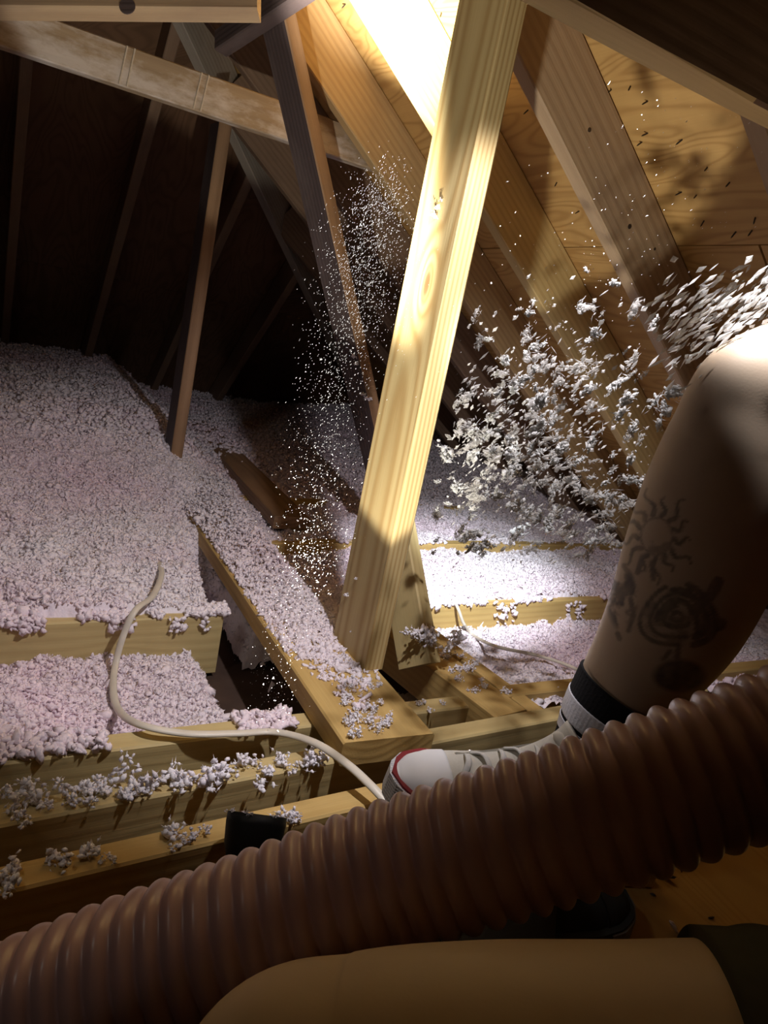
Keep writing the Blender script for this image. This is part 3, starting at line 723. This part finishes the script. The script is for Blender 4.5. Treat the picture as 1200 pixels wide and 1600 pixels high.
# helical corrugation
T_ = np.gradient(path, axis=0); T_ /= np.linalg.norm(T_, axis=1)[:, None]
u = np.cross((0, 0, 1.0), T_[0]); u /= np.linalg.norm(u)
A = np.linspace(0, 2*np.pi, NSEG, endpoint=False)
V = []
for i in range(nr):
    u = u-T_[i]*(u @ T_[i]); u /= np.linalg.norm(u); v = np.cross(T_[i], u)
    ph = np.pi*su[i]/PITCH_H + A/2
    r = 0.0475+0.0068*np.abs(np.cos(ph))**0.75 + 0.0006*np.sin(7*A+su[i]*31)
    V.append(path[i]+np.outer(np.cos(A)*r, u)+np.outer(np.sin(A)*r, v))
V = np.concatenate(V)
k_ = np.arange(NSEG); Q = []
for i in range(nr-1):
    a = i*NSEG+k_; b = i*NSEG+(k_+1) % NSEG
    Q.append(np.stack([a, b, b+NSEG], 1)); Q.append(np.stack([a, b+NSEG, a+NSEG], 1))
M['hose'] = plain('hose_plastic', (0.50, 0.335, 0.335), 0.33, 0.35, 22, (0.38, 0.24, 0.235), spec=0.45)
hose = tri_obj('corrugated_hose', V, np.concatenate(Q), M['hose'], smooth=True)
tag(hose, 'thick ribbed brownish pink blower hose sweeping across the foreground', 'hose')

# ------------------------------------------------------------------ people
def skin_mat(name, col, col2):
    mt, nt, bs = new_mat(name)
    tc = N(nt, 'ShaderNodeTexCoord'); nz = N(nt, 'ShaderNodeTexNoise'); nz.inputs['Scale'].default_value = 22; nz.inputs['Detail'].default_value = 4
    L(nt, tc.outputs['Object'], nz.inputs['Vector'])
    c = mix(nt, nz.outputs[0], col, col2)
    at_ = N(nt, 'ShaderNodeVertexColor'); at_.layer_name = 'ink'
    sp = N(nt, 'ShaderNodeSeparateColor'); L(nt, at_.outputs[0], sp.inputs[0])
    c = mix(nt, sp.outputs[0], c, (0.028, 0.028, 0.032))
    L(nt, c, bs.inputs['Base Color']); bs.inputs['Roughness'].default_value = 0.5; bs.inputs['Specular IOR Level'].default_value = 0.35
    n2 = N(nt, 'ShaderNodeTexNoise'); n2.inputs['Scale'].default_value = 400; L(nt, tc.outputs['Object'], n2.inputs['Vector'])
    bump(nt, n2.outputs[0], 0.15, 0.0006, bs)
    return mt
def polyd(px, py, pts):
    d = np.full(px.shape, 1e9)
    for (a, b) in zip(pts[:-1], pts[1:]):
        ax, ay = a; bx, by = b; vx, vy = bx-ax, by-ay; l2 = vx*vx+vy*vy+1e-9
        t = np.clip(((px-ax)*vx+(py-ay)*vy)/l2, 0, 1)
        d = np.minimum(d, np.hypot(px-ax-t*vx, py-ay-t*vy))
    return d
def ink_map(px, py):
    ink = np.zeros(px.shape)
    def line(pts, wd, s=0.9):
        s *= 0.85
        nonlocal ink
        ink = np.maximum(ink, s*np.clip((wd+1.6-polyd(px, py, pts))/2.2, 0, 1))
    cx, cy = 1026, 838
    tw = fbm(px*0.05, py*0.05, 3)
    rr = np.hypot((px-cx)/0.85, py-cy)
    ink = np.maximum(ink, 0.55*np.clip((3.0-np.abs(rr-29))/2.5, 0, 1))
    ink = np.maximum(ink, 0.5*(rr < 29)*np.clip((tw-0.47)*8, 0, 1))
    for k in range(13):
        a = 2*math.pi*k/13+0.15; R0, R1 = 34, 62 + (14 if k % 2 else 0)
        pts = []
        for s in range(7):
            f = s/6; aa = a + 0.13*math.sin(f*6.0); R = R0+(R1-R0)*f
            pts.append((cx+0.85*R*math.cos(aa), cy+R*math.sin(aa)))
        for s in range(6): line(pts[s:s+2], 3.6*(1-s/7), 0.85)
    cx, cy = 1058, 964                                   # the rose
    for (R, a0, a1, wd) in ((9, 0, 5.2, 3), (20, 0.6, 4.6, 4), (30, 3.0, 6.6, 4.5), (42, 1.2, 4.9, 3), (46, 4.6, 7.2, 6), (57, 1.5, 4.4, 3), (60, 5.0, 7.4, 5)):
        pts = [(cx+R*(1+.08*math.sin(3*a))*math.cos(a), cy+0.82*R*(1+.08*math.sin(3*a))*math.sin(a)) for a in np.linspace(a0, a1, 16)]
        line(pts, wd, 0.85)
    rr = np.hypot(px-cx, (py-cy)/0.8)
    ink = np.maximum(ink, 0.45*np.clip((60-rr)/8, 0, 1)*np.clip((fbm(px*.06+3, py*.06, 3)-.42)*6, 0, 1))
    line([(1085, 955), (1110, 930), (1122, 910)], 9, 0.8); line([(1095, 985), (1125, 975)], 10, 0.75)
    line([(1047, 1018), (1036, 1030)], 3, .7); line([(1060, 1012), (1058, 1028)], 4, .7)
    # dark bloom at the shin
    rr = np.hypot((px-972)/26, (py-935)/52)
    ink = np.maximum(ink, 0.85*np.clip((1.05-rr)*4, 0, 1)*np.clip((fbm(px*.07, py*.07+8, 3)-.36)*6, 0, 1))
    for pts in ([(975, 884), (985, 900), (988, 915)], [(985, 935), (990, 960), (982, 985)], [(965, 990), (968, 998)], [(996, 895), (1004, 870)], [(1018, 880), (1021, 905)]): line(pts, 3.5, .8)
    rr = np.hypot((px-1062)/42, (py-1056)/26)
    ink = np.maximum(ink, 0.8*np.clip((1.1-rr)*4, 0, 1))
    return ink*(0.55+0.45*fbm(px*0.09, py*0.09, 3))*1.12
def limb(name, ctrl, mat, parent, nring, nseg, ref, shape=None, ink=False, cap=True):
    """ctrl: list of (point, radius); one continuous surface"""
    path = catmull([c[0] for c in ctrl], nring); rad = catmull([[c[1], c[1]*(c[2] if len(c) > 2 else 1)] for c in ctrl], nring)
    V, Fc = sweep(path, rad, nseg, ref=ref, shape=shape, cap=cap)
    o = mesh_obj(name, V, Fc, mat, parent, smooth=True)
    ca = o.data.color_attributes.new('ink', 'FLOAT_COLOR', 'POINT')
    val = np.zeros(len(V))
    if ink:
        nrm = np.zeros(len(V)*3); o.data.vertices.foreach_get('normal', nrm); nrm = nrm.reshape(-1, 3)
        qx, qy = [], []
        v = V-CAMP; t = v @ FWD; qx = 600+F_PX*(v @ RT)/t; qy = 800-F_PX*(v @ UPC)/t
        val = ink_map(qx, qy)*(np.einsum('ij,ij->i', nrm, -v) > 0)
    c4 = np.ones((len(V), 4), np.float32); c4[:, :3] = val[:, None]
    ca.data.foreach_set('color', c4.ravel())
    return o, path, rad

M['skin'] = skin_mat('skin_tattooed', (0.50, 0.39, 0.28), (0.43, 0.31, 0.22))
M['skin2'] = skin_mat('skin_plain', (0.68, 0.55, 0.37), (0.61, 0.47, 0.31))
def R_(px, t): return px*t/F_PX
legA = [(905, 1182, 0.915, 46), (930, 1150, 0.91, 58), (955, 1110, 0.90, 67), (986, 1066, 0.89, 76), (1020, 1020, 0.86, 87), (1058, 955, 0.83, 99), (1094, 865, 0.80, 108), (1122, 775, 0.775, 108), (1150, 690, 0.755, 100), (1182, 622, 0.735, 92), (1250, 588, 0.715, 94), (1350, 575, 0.70, 104), (1500, 575, 0.68, 122), (1680, 590, 0.66, 140)]
ctrl = [(at(a, b, t), R_(r, t)) for (a, b, t, r) in legA]
pA = tag(empty('person', tuple(at(905, 1182, .965))), 'person at right with a bare tattooed shin, striped sock and white sneaker', 'person')
def shinshape(A, f):
    # calf swells at the back, slight flat at the shin
    return 1+0.05*np.cos(A*2+0.6)*np.exp(-((f-0.45)/0.2)**2)
def place(o, parent):
    o.parent = parent; o.matrix_parent_inverse = Matrix.Translation(parent.location).inverted()
leg, pathA, radA = limb('body', ctrl, M['skin'], None, 420, 190, tuple(-FWD), shinshape, ink=True)
# knee cap: push out near the bend
me = leg.data; co = np.zeros(len(me.vertices)*3); me.vertices.foreach_get('co', co); co = co.reshape(-1, 3)
kc = at(1118, 565, 0.70); dd = np.linalg.norm(co-kc, axis=1); nrm = np.zeros(len(co)*3); me.vertices.foreach_get('normal', nrm); nrm = nrm.reshape(-1, 3)
co += nrm*(0.010*np.exp(-(dd/0.045)**2))[:, None]
kc2 = at(1135, 640, 0.70); dd = np.linalg.norm(co-kc2, axis=1); co -= nrm*(0.006*np.exp(-(dd/0.03)**2))[:, None]
me.vertices.foreach_set('co', co.ravel()); me.update()
place(leg, pA)
# shorts high on the thigh (mostly out of frame)
M['shorts_a'] = plain('shorts_dark', (0.03, 0.028, 0.03), 0.9, 0.3, 60)
i0 = int(420*0.865)
V, Fc = sweep(pathA[i0:], [(r[0]*1.14, r[1]*1.14) for r in radA[i0:]], 64, ref=tuple(-FWD)); place(mesh_obj('shorts', V, Fc, M['shorts_a'], None, smooth=True), pA)

# sock
M['sock_black'] = plain('sock_black', (0.010, 0.010, 0.012), 0.95, 0, bstr=0.4, bdist=0.002, nscale=300)
M['sock_white'] = plain('sock_white', (0.72, 0.72, 0.78), 0.95, 0.2, 300, (0.6, 0.6, 0.66), bstr=0.4, bdist=0.002)
arc = np.concatenate([[0], np.cumsum(np.linalg.norm(np.diff(pathA, axis=0), axis=1))])
def axis_at(px, py):       # index on the leg axis nearest a pixel
    q = np.array([proj(p) for p in pathA[:200]]); return int(np.argmin(np.hypot(q[:, 0]-px, q[:, 1]-py)))
def sock_piece(name, i0, i1, mat, parent, k):
    rib = lambda A, f: 1+0.012*np.abs(np.sin(A*30))
    idx = np.linspace(i0, i1, max(6, (i1-i0)+1))
    pth = np.stack([np.interp(idx, np.arange(len(pathA)), pathA[:, j]) for j in range(3)], 1)
    rd = np.interp(idx, np.arange(len(radA)), radA[:, 0])*k
    V, Fc = sweep(pth, rd, 180, ref=tuple(-FWD), shape=rib)
    return mesh_obj(name, V, Fc, mat, parent, smooth=True)
ic = axis_at(976, 1080)
i4 = int(np.interp(arc[ic]-0.031, arc, np.arange(420))); i3 = int(np.interp(arc[ic]-0.058, arc, np.arange(420)))
i2 = int(np.interp(arc[ic]-0.067, arc, np.arange(420))); i1 = int(np.interp(arc[ic]-0.088, arc, np.arange(420)))
sock = sock_piece('sock', 0, ic, M['sock_black'], None, 1.06); place(sock, pA); sock['label'] = 'black ribbed sock with two white bands'
for (a, b) in ((i3, i4), (i1, i2)):
    s = sock_piece('stripe', a, b, M['sock_white'], None, 1.085); s.parent = sock; s.matrix_parent_inverse = sock.matrix_world.inverted() if False else Matrix.Identity(4)
    s.parent = sock

# sneaker
M['canvas'] = plain('canvas_offwhite', (0.60, 0.57, 0.50), 0.95, 0.35, 60, (0.45, 0.42, 0.36), bstr=0.5, bdist=0.002)
M['rubber'] = plain('rubber_white', (0.82, 0.82, 0.84), 0.5, 0.2, 40, (0.7, 0.7, 0.72))
M['red'] = plain('red_stripe', (0.22, 0.02, 0.025), 0.6)
M['lace'] = plain('lace_white', (0.72, 0.70, 0.66), 0.9, 0.2, 200, bstr=0.3)
M['eyelet'] = plain('eyelet_metal', (0.6, 0.6, 0.6), 0.3, metal=1.0)
def bumper_mat():
    mt, nt, bs = new_mat('rubber_toe_grid')
    tc = N(nt, 'ShaderNodeTexCoord'); ck = N(nt, 'ShaderNodeTexVoronoi'); ck.inputs['Scale'].default_value = 260; ck.inputs['Randomness'].default_value = 0.15
    L(nt, tc.outputs['Object'], ck.inputs['Vector'])
    bs.inputs['Base Color'].default_value = (0.80, 0.81, 0.84, 1); bs.inputs['Roughness'].default_value = 0.5
    bump(nt, ck.outputs['Distance'], 0.9, 0.004, bs); return mt
M['bumper'] = bumper_mat()
def sneaker(name_parent, toe, heel, up, mats, laces=True):
    """low canvas sneaker: local X heel->toe, Z up, origin at the heel on the sole plane"""
    toe, heel = np.asarray(toe, float), np.asarray(heel, float)
    ex = toe-heel; Ln = np.linalg.norm(ex); ex /= Ln
    ez = np.asarray(up, float); ez -= ex*(ez @ ex); ez /= np.linalg.norm(ez); ey = np.cross(ez, ex)
    def Wd(p): p = np.asarray(p, float); return heel + np.outer(p[:, 0], ex)+np.outer(p[:, 1], ey)+np.outer(p[:, 2], ez)
    hw = lambda s: np.interp(s, [0, .04, .12, .3, .45, .62, .75, .86, .94, .985, 1.0], [.006, .022, .033, .033, .033, .045, .049, .045, .033, .017, .002])*Ln/0.30
    S = np.concatenate([np.linspace(0, .12, 10)[:-1], np.linspace(.12, .85, 22)[:-1], np.linspace(.85, 1, 16)])
    outl = [(s*Ln, hw(s)) for s in S] + [(s*Ln, -hw(s)) for s in S[::-1][1:-1]]
    def band(z0, z1, k0, k1, mat, nm, par, sel=None, thick=0.0):
        pts = outl if sel is None else [p for p in outl if sel(p)]
        cx = Ln*0.5
        V = []
        for (zz, k) in ((z0, k0), (z1, k1)):
            for (a, b) in pts: V.append((cx+(a-cx)*(1+k/0.15), b*(1+k/0.045), zz))
        n = len(pts); Fc = [(i, (i+1) % n, n+(i+1) % n, n+i) for i in range(n)]
        Fc += [tuple(reversed(range(n))), tuple(range(n, 2*n))]
        return mesh_obj(nm, Wd(V), Fc, mat, par, smooth=False)
    sole = band(0.0, 0.030, 0.001, 0.003, mats[1], 'sole', None)
    # toe bumper, proud of the sole at the front
    def strip(s0, z0, z1, k, mat, nm):
        SS = np.linspace(s0, 1.0, 26); pts = [(s*Ln, hw(s)) for s in SS]+[(s*Ln, -hw(s)) for s in SS[::-1][1:]]
        n = len(pts); V = []
        for (zz, kk) in ((z0, k), (z1, k), (z1, -0.004), (z0, -0.004)):
            for (a, b) in pts: V.append((a+(kk if a > .8*Ln else kk*.3)*max(0, (a/Ln-.7)/.3), b*(1+kk/0.045), zz))
        Fc = []
        for r in range(4):
            r2 = (r+1) % 4
            for i in range(n-1): Fc.append((r*n+i, r*n+i+1, r2*n+i+1, r2*n+i))
        return mesh_obj(nm, Wd(V), Fc, mat, None, smooth=False)
    bum = strip(0.80, 0.002, 0.033, 0.0065, mats[2], 'toe_bumper')
    red = strip(0.25, 0.0315, 0.0358, 0.0045, mats[3], 'red_stripe')
    # upper as lofted dome sections
    def dome(s0, s1, n, k, mat, nm):
        V, m_ = [], 25
        for s in np.linspace(s0, s1, n):
            top = np.interp(s, [0, .06, .2, .32, .45, .6, .74, .85, .93, .98, 1.0], [.085, .105, .112, .112, .098, .078, .062, .054, .047, .038, .031])*(1+k*.6)
            ww = hw(s)*(0.97+k)
            for j in range(m_):
                a = math.pi*j/(m_-1); c, sn = math.cos(a), math.sin(a)
                yy = math.copysign(abs(c)**0.62, c)*ww*(1-0.30*sn*np.interp(s, [0, .4, .75, 1], [.4, .8, .3, 0]))
                V.append((s*Ln*(1 if s < .9 else 1+k*.1), yy, 0.022+(top-0.022)*sn**0.8 if sn > 0 else 0.022))
        Fc = []
        for i in range(n-1):
            for j in range(m_-1): Fc.append((i*m_+j, i*m_+j+1, (i+1)*m_+j+1, (i+1)*m_+j))
        Fc.append(tuple(range(m_))); Fc.append(tuple(reversed(range((n-1)*m_, n*m_))))
        return mesh_obj(nm, Wd(V), Fc, mat, None, smooth=True)
    upper = dome(0.01, 0.99, 46, 0.0, mats[0], 'upper')
    cap = dome(0.80, 0.992, 18, 0.035, mats[1], 'toe_cap')
    parts_ = [sole, bum, red, upper, cap]
    zt = lambda s: float(np.interp(s, [.32, .45, .6, .74], [.112, .098, .078, .062]))
    if laces:
        # tongue and lacing, folded eyestays
        for k in range(6):
            s = 0.40+0.066*k; z = zt(s)
            wv = 0.022
            P_ = [(s*Ln-0.006, wv, z-0.006), (s*Ln-0.002, wv*.5, z+0.004), (s*Ln+0.002, -wv*.3, z+0.0055), (s*Ln+0.010, -wv, z-0.007)]
            if k % 2: P_ = [(a, -b, c) for a, b, c in P_]
            V, Fc = sweep(Wd(catmull(P_, 14)), [(0.0042, 0.0018)]*14, 8, ref=tuple(ez)); parts_.append(mesh_obj('lace', V, Fc, M['lace'], None, smooth=True))
        for sg in (1, -1):
            V = []
            SS = np.linspace(.36, .76, 14)
            for s in SS:
                z = zt(s); V += [(s*Ln, sg*0.020, z+0.0005), (s*Ln, sg*0.031, z-0.012), (s*Ln, sg*0.032, z-0.016), (s*Ln, sg*0.018, z-0.006)]
            Fc = [(i*4+j, i*4+(j+1) % 4, i*4+4+(j+1) % 4, i*4+4+j) for i in range(13) for j in range(4)]+[(0, 1, 2, 3), (55, 54, 53, 52)]
            parts_.append(mesh_obj('eyestay', Wd(V), Fc, mats[0], None, smooth=False))
        # vent eyelets on the inner side
        for sg in (1, -1):
            for s in (0.66, 0.575):
                c0 = np.array([s*Ln, sg*hw(s)*0.90, 0.046]); ring = [c0+np.array([0.005*math.cos(a), 0.0012*sg, 0.005*math.sin(a)]) for a in np.linspace(0, 2*math.pi, 15)]
                V, Fc = sweep(Wd(ring), [0.0016]*15, 6, ref=tuple(ey+0.1*ez), cap=False); parts_.append(mesh_obj('eyelet', V, Fc, M['eyelet'], None, smooth=True))
        # rolled-down ankle padding
        V, Fc = sweep(Wd(catmull([(.36*Ln, .024, .108), (.30*Ln, .030, .112), (.18*Ln, .031, .112), (.06*Ln, .024, .108), (.03*Ln, 0, .104), (.06*Ln, -.024, .108), (.18*Ln, -.031, .112), (.30*Ln, -.030, .112), (.36*Ln, -.024, .108), (.395*Ln, 0, .122), (.36*Ln, .024, .108)], 80)), [0.0085]*80, 10, ref=tuple(ez))
        parts_.append(mesh_obj('collar', V, Fc, mats[0], None, smooth=True))
        V, Fc = sweep(Wd(catmull([(.56*Ln, 0, .078), (.46*Ln, 0, .100), (.40*Ln, 0, .120), (.37*Ln, 0, .140)], 16)), [(0.018, 0.004)]*16, 12, ref=tuple(ez))
        parts_.append(mesh_obj('tongue', V, Fc, mats[0], None, smooth=True))
    root = parts_[3]
    for p in parts_:
        if p is not root: p.parent = root
    place(root, name_parent)
    root.name = 'sneaker'
    return root
ank = at(905, 1182, .915)
toe = at(603, 1240, 0.86)
hl = np.array([ank[0]+0.050, ank[1]-0.035, ank[2]-0.095])
fd = toe-hl; toe = hl+fd/np.linalg.norm(fd)*max(0.29, np.linalg.norm(fd))
beam('wood_offcut', (hl[0]-0.12, hl[1]+0.035, 0.04+(hl[2]-0.046)/2), (hl[0]+0.05, hl[1]-0.02, 0.04+(hl[2]-0.046)/2), 0.089, hl[2]-0.046, M['joist'], 'wood offcut on the plywood propping up the heel of the white sneaker', 'wood block')
sk = sneaker(pA, toe, hl, (0.0, -0.10, 1), (M['canvas'], M['rubber'], M['bumper'], M['red']))

# the photographer: bent leg along the bottom edge, its foot beyond the hose
pB = tag(empty('person', tuple(at(700, 1700, .38))), 'person in front, a bare bent leg along the bottom edge below the hose', 'person')
foot = onZ(790, 1450, 0.05)
lp = [(1800, 1860, .36, 260), (1500, 1790, .365, 255), (1250, 1745, .372, 240), (1000, 1726, .38, 222), (760, 1716, .388, 212), (570, 1716, .395, 196), (430, 1752, .40, 178)]
ctrl = [(at(a, b, t), R_(r, t)) for a, b, t, r in lp]
kn = ctrl[-1][0]
an = foot+np.array([0.0, 0.0, 0.085])
c1 = kn+np.array([0.0, -0.045, -0.085]); c2 = kn*0.55+an*0.45+np.array([0, -0.06, -0.03])
ctrl += [(c1, 0.058), (c2, 0.054), (kn*.25+an*.75+np.array([0, -0.03, -.01]), 0.042), (an, 0.034)]
legB, pathB, radB = limb('body', ctrl, M['skin2'], None, 260, 90, (0, 0, 1)); place(legB, pB)
M['ankle_shade'] = plain('ankle_shade_dark', (0.02, 0.02, 0.022), 0.95, 0.3, 200)
V, Fc = sweep(pathB[170:], [(r_[0]*1.08, r_[1]*1.08) for r_ in radB[170:]], 60, ref=(0, 0, 1)); place(mesh_obj('sock', V, Fc, M['ankle_shade'], None, smooth=True), pB)  # dark sock added over the calf, standing in for shade
M['shorts_b'] = plain('shorts_olive', (0.075, 0.075, 0.052), 0.95, 0.3, 80, (0.05, 0.05, 0.036), bstr=0.3, bdist=0.003)
q = np.array([proj(p) for p in pathB[:130]]); i1 = int(np.argmin(np.abs(q[:, 0]-1130)))
wr = lambda A, f: 1+0.012*np.sin(3*A+9*f)+0.01*np.sin(40*f+2*A)
V, Fc = sweep(pathB[:i1+1], [(r[0]*1.07, r[1]*1.07) for r in radB[:i1+1]], 72, ref=(0, 0, 1), shape=wr)
sh = mesh_obj('shorts', V, Fc, M['shorts_b'], None, smooth=True); place(sh, pB)
hm = [pathB[i1]+(pathB[i1-8]-pathB[i1])*f for f in np.linspace(-0.15, 0.6, 6)]
V, Fc = sweep(hm, [(r*1.085, r*1.085) for r in [radB[i1][0]]*6], 72, ref=(0, 0, 1)); h_ = mesh_obj('hem', V, Fc, M['shorts_b'], None, smooth=True); h_.parent = sh
M['rubber_d'] = plain('rubber_grey', (0.22, 0.23, 0.24), 0.6)
M['canvas_d'] = plain('canvas_dark', (0.05, 0.06, 0.07), 0.9, 0.3, 60)
ta, tb = onZ(966, 1422, 0.05), onZ(770, 1462, 0.042)
tv = (ta-tb)[:2]/np.linalg.norm((ta-tb)[:2])
sneaker(pB, (ta[0], ta[1], 0.041), (ta[0]-tv[0]*0.29, ta[1]-tv[1]*0.29, 0.041), (0, 0, 1), (M['canvas_d'], M['canvas_d'], M['rubber_d'], M['canvas_d']), laces=False)

# ------------------------------------------------------------------ flying fluff
flake_me = []
for k in range(12):
    nb = random.randint(10, 20)
    C0 = RNG.normal(0, 1, (nb, 3))*np.array([0.55, 0.26, 0.22])
    fb_ = fibres(RNG.normal(0, 1, (22, 3))*np.array([0.6, 0.3, 0.25]), 0.25, 0.7, 0.03, 0.07, -0.5)
    V, T = join([bits(C0, RNG.uniform(0.14, 0.38, nb), 0, 0.5, (1.3, .7, .5)), fb_])
    V *= np.array([1.1, 0.85, 0.85])
    o = tri_obj('insulation_flake', V, T, M['flake'] if k < 4 else M['wisp_air'], smooth=True); flake_me.append(o.data); bpy.data.objects.remove(o)
FL = 'pale insulation flake flying through the air right of the upright post'
flow = np.array(at(780, 760, 1.0))-np.array(at(1150, 470, 0.75)); flow /= np.linalg.norm(flow)
def flake(px, py, t, s, par=True, label=FL, group='flakes sprayed in the air'):
    o = bpy.data.objects.new('insulation_flake', random.choice(flake_me if par else flake_me[:4])); COL.objects.link(o)
    o.location = at(px, py, t)
    d = Vector(flow)+Vector(RNG.normal(0, 0.45, 3)) if par else Vector(RNG.normal(0, 1, 3))
    e = d.to_track_quat('X', 'Z').to_euler(); o.rotation_euler = (e.x+random.uniform(0, 6), e.y, e.z)
    o.scale = (s, s, s)
    return tag(o, label, 'flake', group)
NF = 0
while NF < 275:
    a = random.random()
    px = random.gauss(800, 95); py = random.gauss(690, 85)
    if random.random() < .4: px, py = random.uniform(680, 1010), random.uniform(480, 860)
    elif random.random() < .2: px, py = random.uniform(680, 960), random.uniform(740, 870)
    if px > 1010 or px < 668+0.0 or py < 430 or py > 880: continue
    if py < 560-0.35*(px-700)+60 and random.random() < .6: continue
    if px < 820-0.215*py+ 20: continue
    sz = random.choice((5, 6, 8, 10, 13, 16))
    k_ = float(sstep(620, 740, py)); k2 = float(sstep(760, 830, py)); t = random.uniform(0.76+0.2*k_+0.2*k2, 1.0+0.3*k_+0.12*k2); flake(px, py, t, sz*t/F_PX*1.0); NF += 1
for (px, py, s, t) in ((988, 670, 13, .85), (830, 702, 11, .9), (762, 530, 9, .95), (822, 555, 11, .95), (960, 443, 10, .9), (1021, 505, 9, .88), (986, 718, 11, .85), (983, 748, 10, .85), (972, 780, 13, .86), (945, 755, 8, .9), (795, 685, 11, .92), (770, 703, 12, .95), (905, 720, 9, .9), (1003, 762, 9, .85), (916, 422, 6, .9), (834, 470, 6, .95), (1040, 640, 17, .84), (1055, 610, 15, .83), (1030, 660, 12, .84), (1022, 628, 12, .85), (1046, 618, 11, .84)):
    flake(px, py, t, s*t/F_PX, False, 'larger bright insulation flake tumbling through the air near the tattooed knee', 'larger flakes near the knee')
# spray leaving the nozzle over the knee, too dense to count
n = 420
f = RNG.random(n); px = 1225-190*f+RNG.normal(0, 14, n); py = 455+75*f+RNG.normal(0, 20+24*f, n)
tt = RNG.uniform(0.70, 0.86, n)
P = np.array([at(a, b, c) for a, b, c in zip(px, py, tt)])
def streaks(P, ln, wd):
    n = len(P); d = flow[None]+RNG.normal(0, .16, (n, 3)); d /= np.linalg.norm(d, axis=1)[:, None]
    a = np.cross(d, RNG.normal(size=(n, 3))); a /= np.linalg.norm(a, axis=1)[:, None]; b = np.cross(d, a)
    V = (OCT_V[None, :, 0:1]*d[:, None]*ln[:, None, None] + OCT_V[None, :, 1:2]*a[:, None]*wd[:, None, None] + OCT_V[None, :, 2:3]*b[:, None]*wd[:, None, None]*.6)
    V = V*(1+RNG.uniform(-.35, .35, (n, 6, 1)))+P[:, None]
    return V.reshape(-1, 3), (OCT_T[None]+(np.arange(n)*6)[:, None, None]).reshape(-1, 3)
p1 = streaks(P, RNG.uniform(0.003, 0.011, n), RNG.uniform(0.0012, 0.0035, n))
n = 900
px = RNG.normal(810, 110, n); py = RNG.normal(690, 100, n)
ok = (px < 1015) & (px > 690) & (py > 420) & (py < 890) & (px > 850-.215*py); px, py = px[ok], py[ok]; n = len(px)
P = np.array([at(a, b, c) for a, b, c in zip(px, py, RNG.uniform(.75, 1.0, n)+0.25*sstep(620, 740, py))])
p2 = streaks(P, RNG.uniform(0.0015, 0.0065, n), RNG.uniform(0.001, 0.003, n))
V, T = join([p1, p2])
tag(tri_obj('flying_fluff', V, T, M['wisp']), 'cloud of fine white fluff blowing from the hose end past the knee', 'flying fluff', None, 'stuff')

# glittering dust
def dust(n, pts, spread, tr, size):
    c = catmull([(a, b, 0) for a, b in pts], 200); k = RNG.integers(0, 200, n)
    sp = np.interp(k, np.linspace(0, 199, len(spread)), spread)
    px = c[k, 0]+RNG.normal(0, 1, n)*sp; py = c[k, 1]+RNG.normal(0, 1, n)*(sp*.8+12)
    t = RNG.uniform(*tr, n)
    P = np.array([at(a, b, q) for a, b, q in zip(px, py, t)])
    return P[P[:, 2] > 0.06]
Pd = np.concatenate([dust(2300, [(598, 290), (580, 360), (565, 430), (545, 520)], (22, 32, 34, 32), (0.84, 1.0), 0),
                     dust(1350, [(540, 530), (515, 630), (500, 730), (490, 840), (485, 890)], (30, 30, 30, 27, 18), (0.84, 1.0), 0),
                     dust(420, [(470, 860), (440, 960), (430, 1060), (420, 1090)], (22, 26, 24, 18), (0.78, .90), 0),
                     dust(300, [(820, 560), (930, 430), (1120, 200)], (90, 90, 60), (0.7, 1.1), 0)])
v = Pd-CAMP; t_ = v @ FWD; qx = 600+F_PX*(v @ RT)/t_; qy = 800-F_PX*(v @ UPC)/t_
V, T = streaks(Pd, RNG.gamma(3.0, 0.00026, len(Pd))+0.00025, RNG.uniform(0.0002, 0.0005, len(Pd)))
tag(tri_obj('airborne_dust', V, T, M['dust']), 'glittering white dust hanging in the air left of the upright post', 'dust', None, 'stuff')
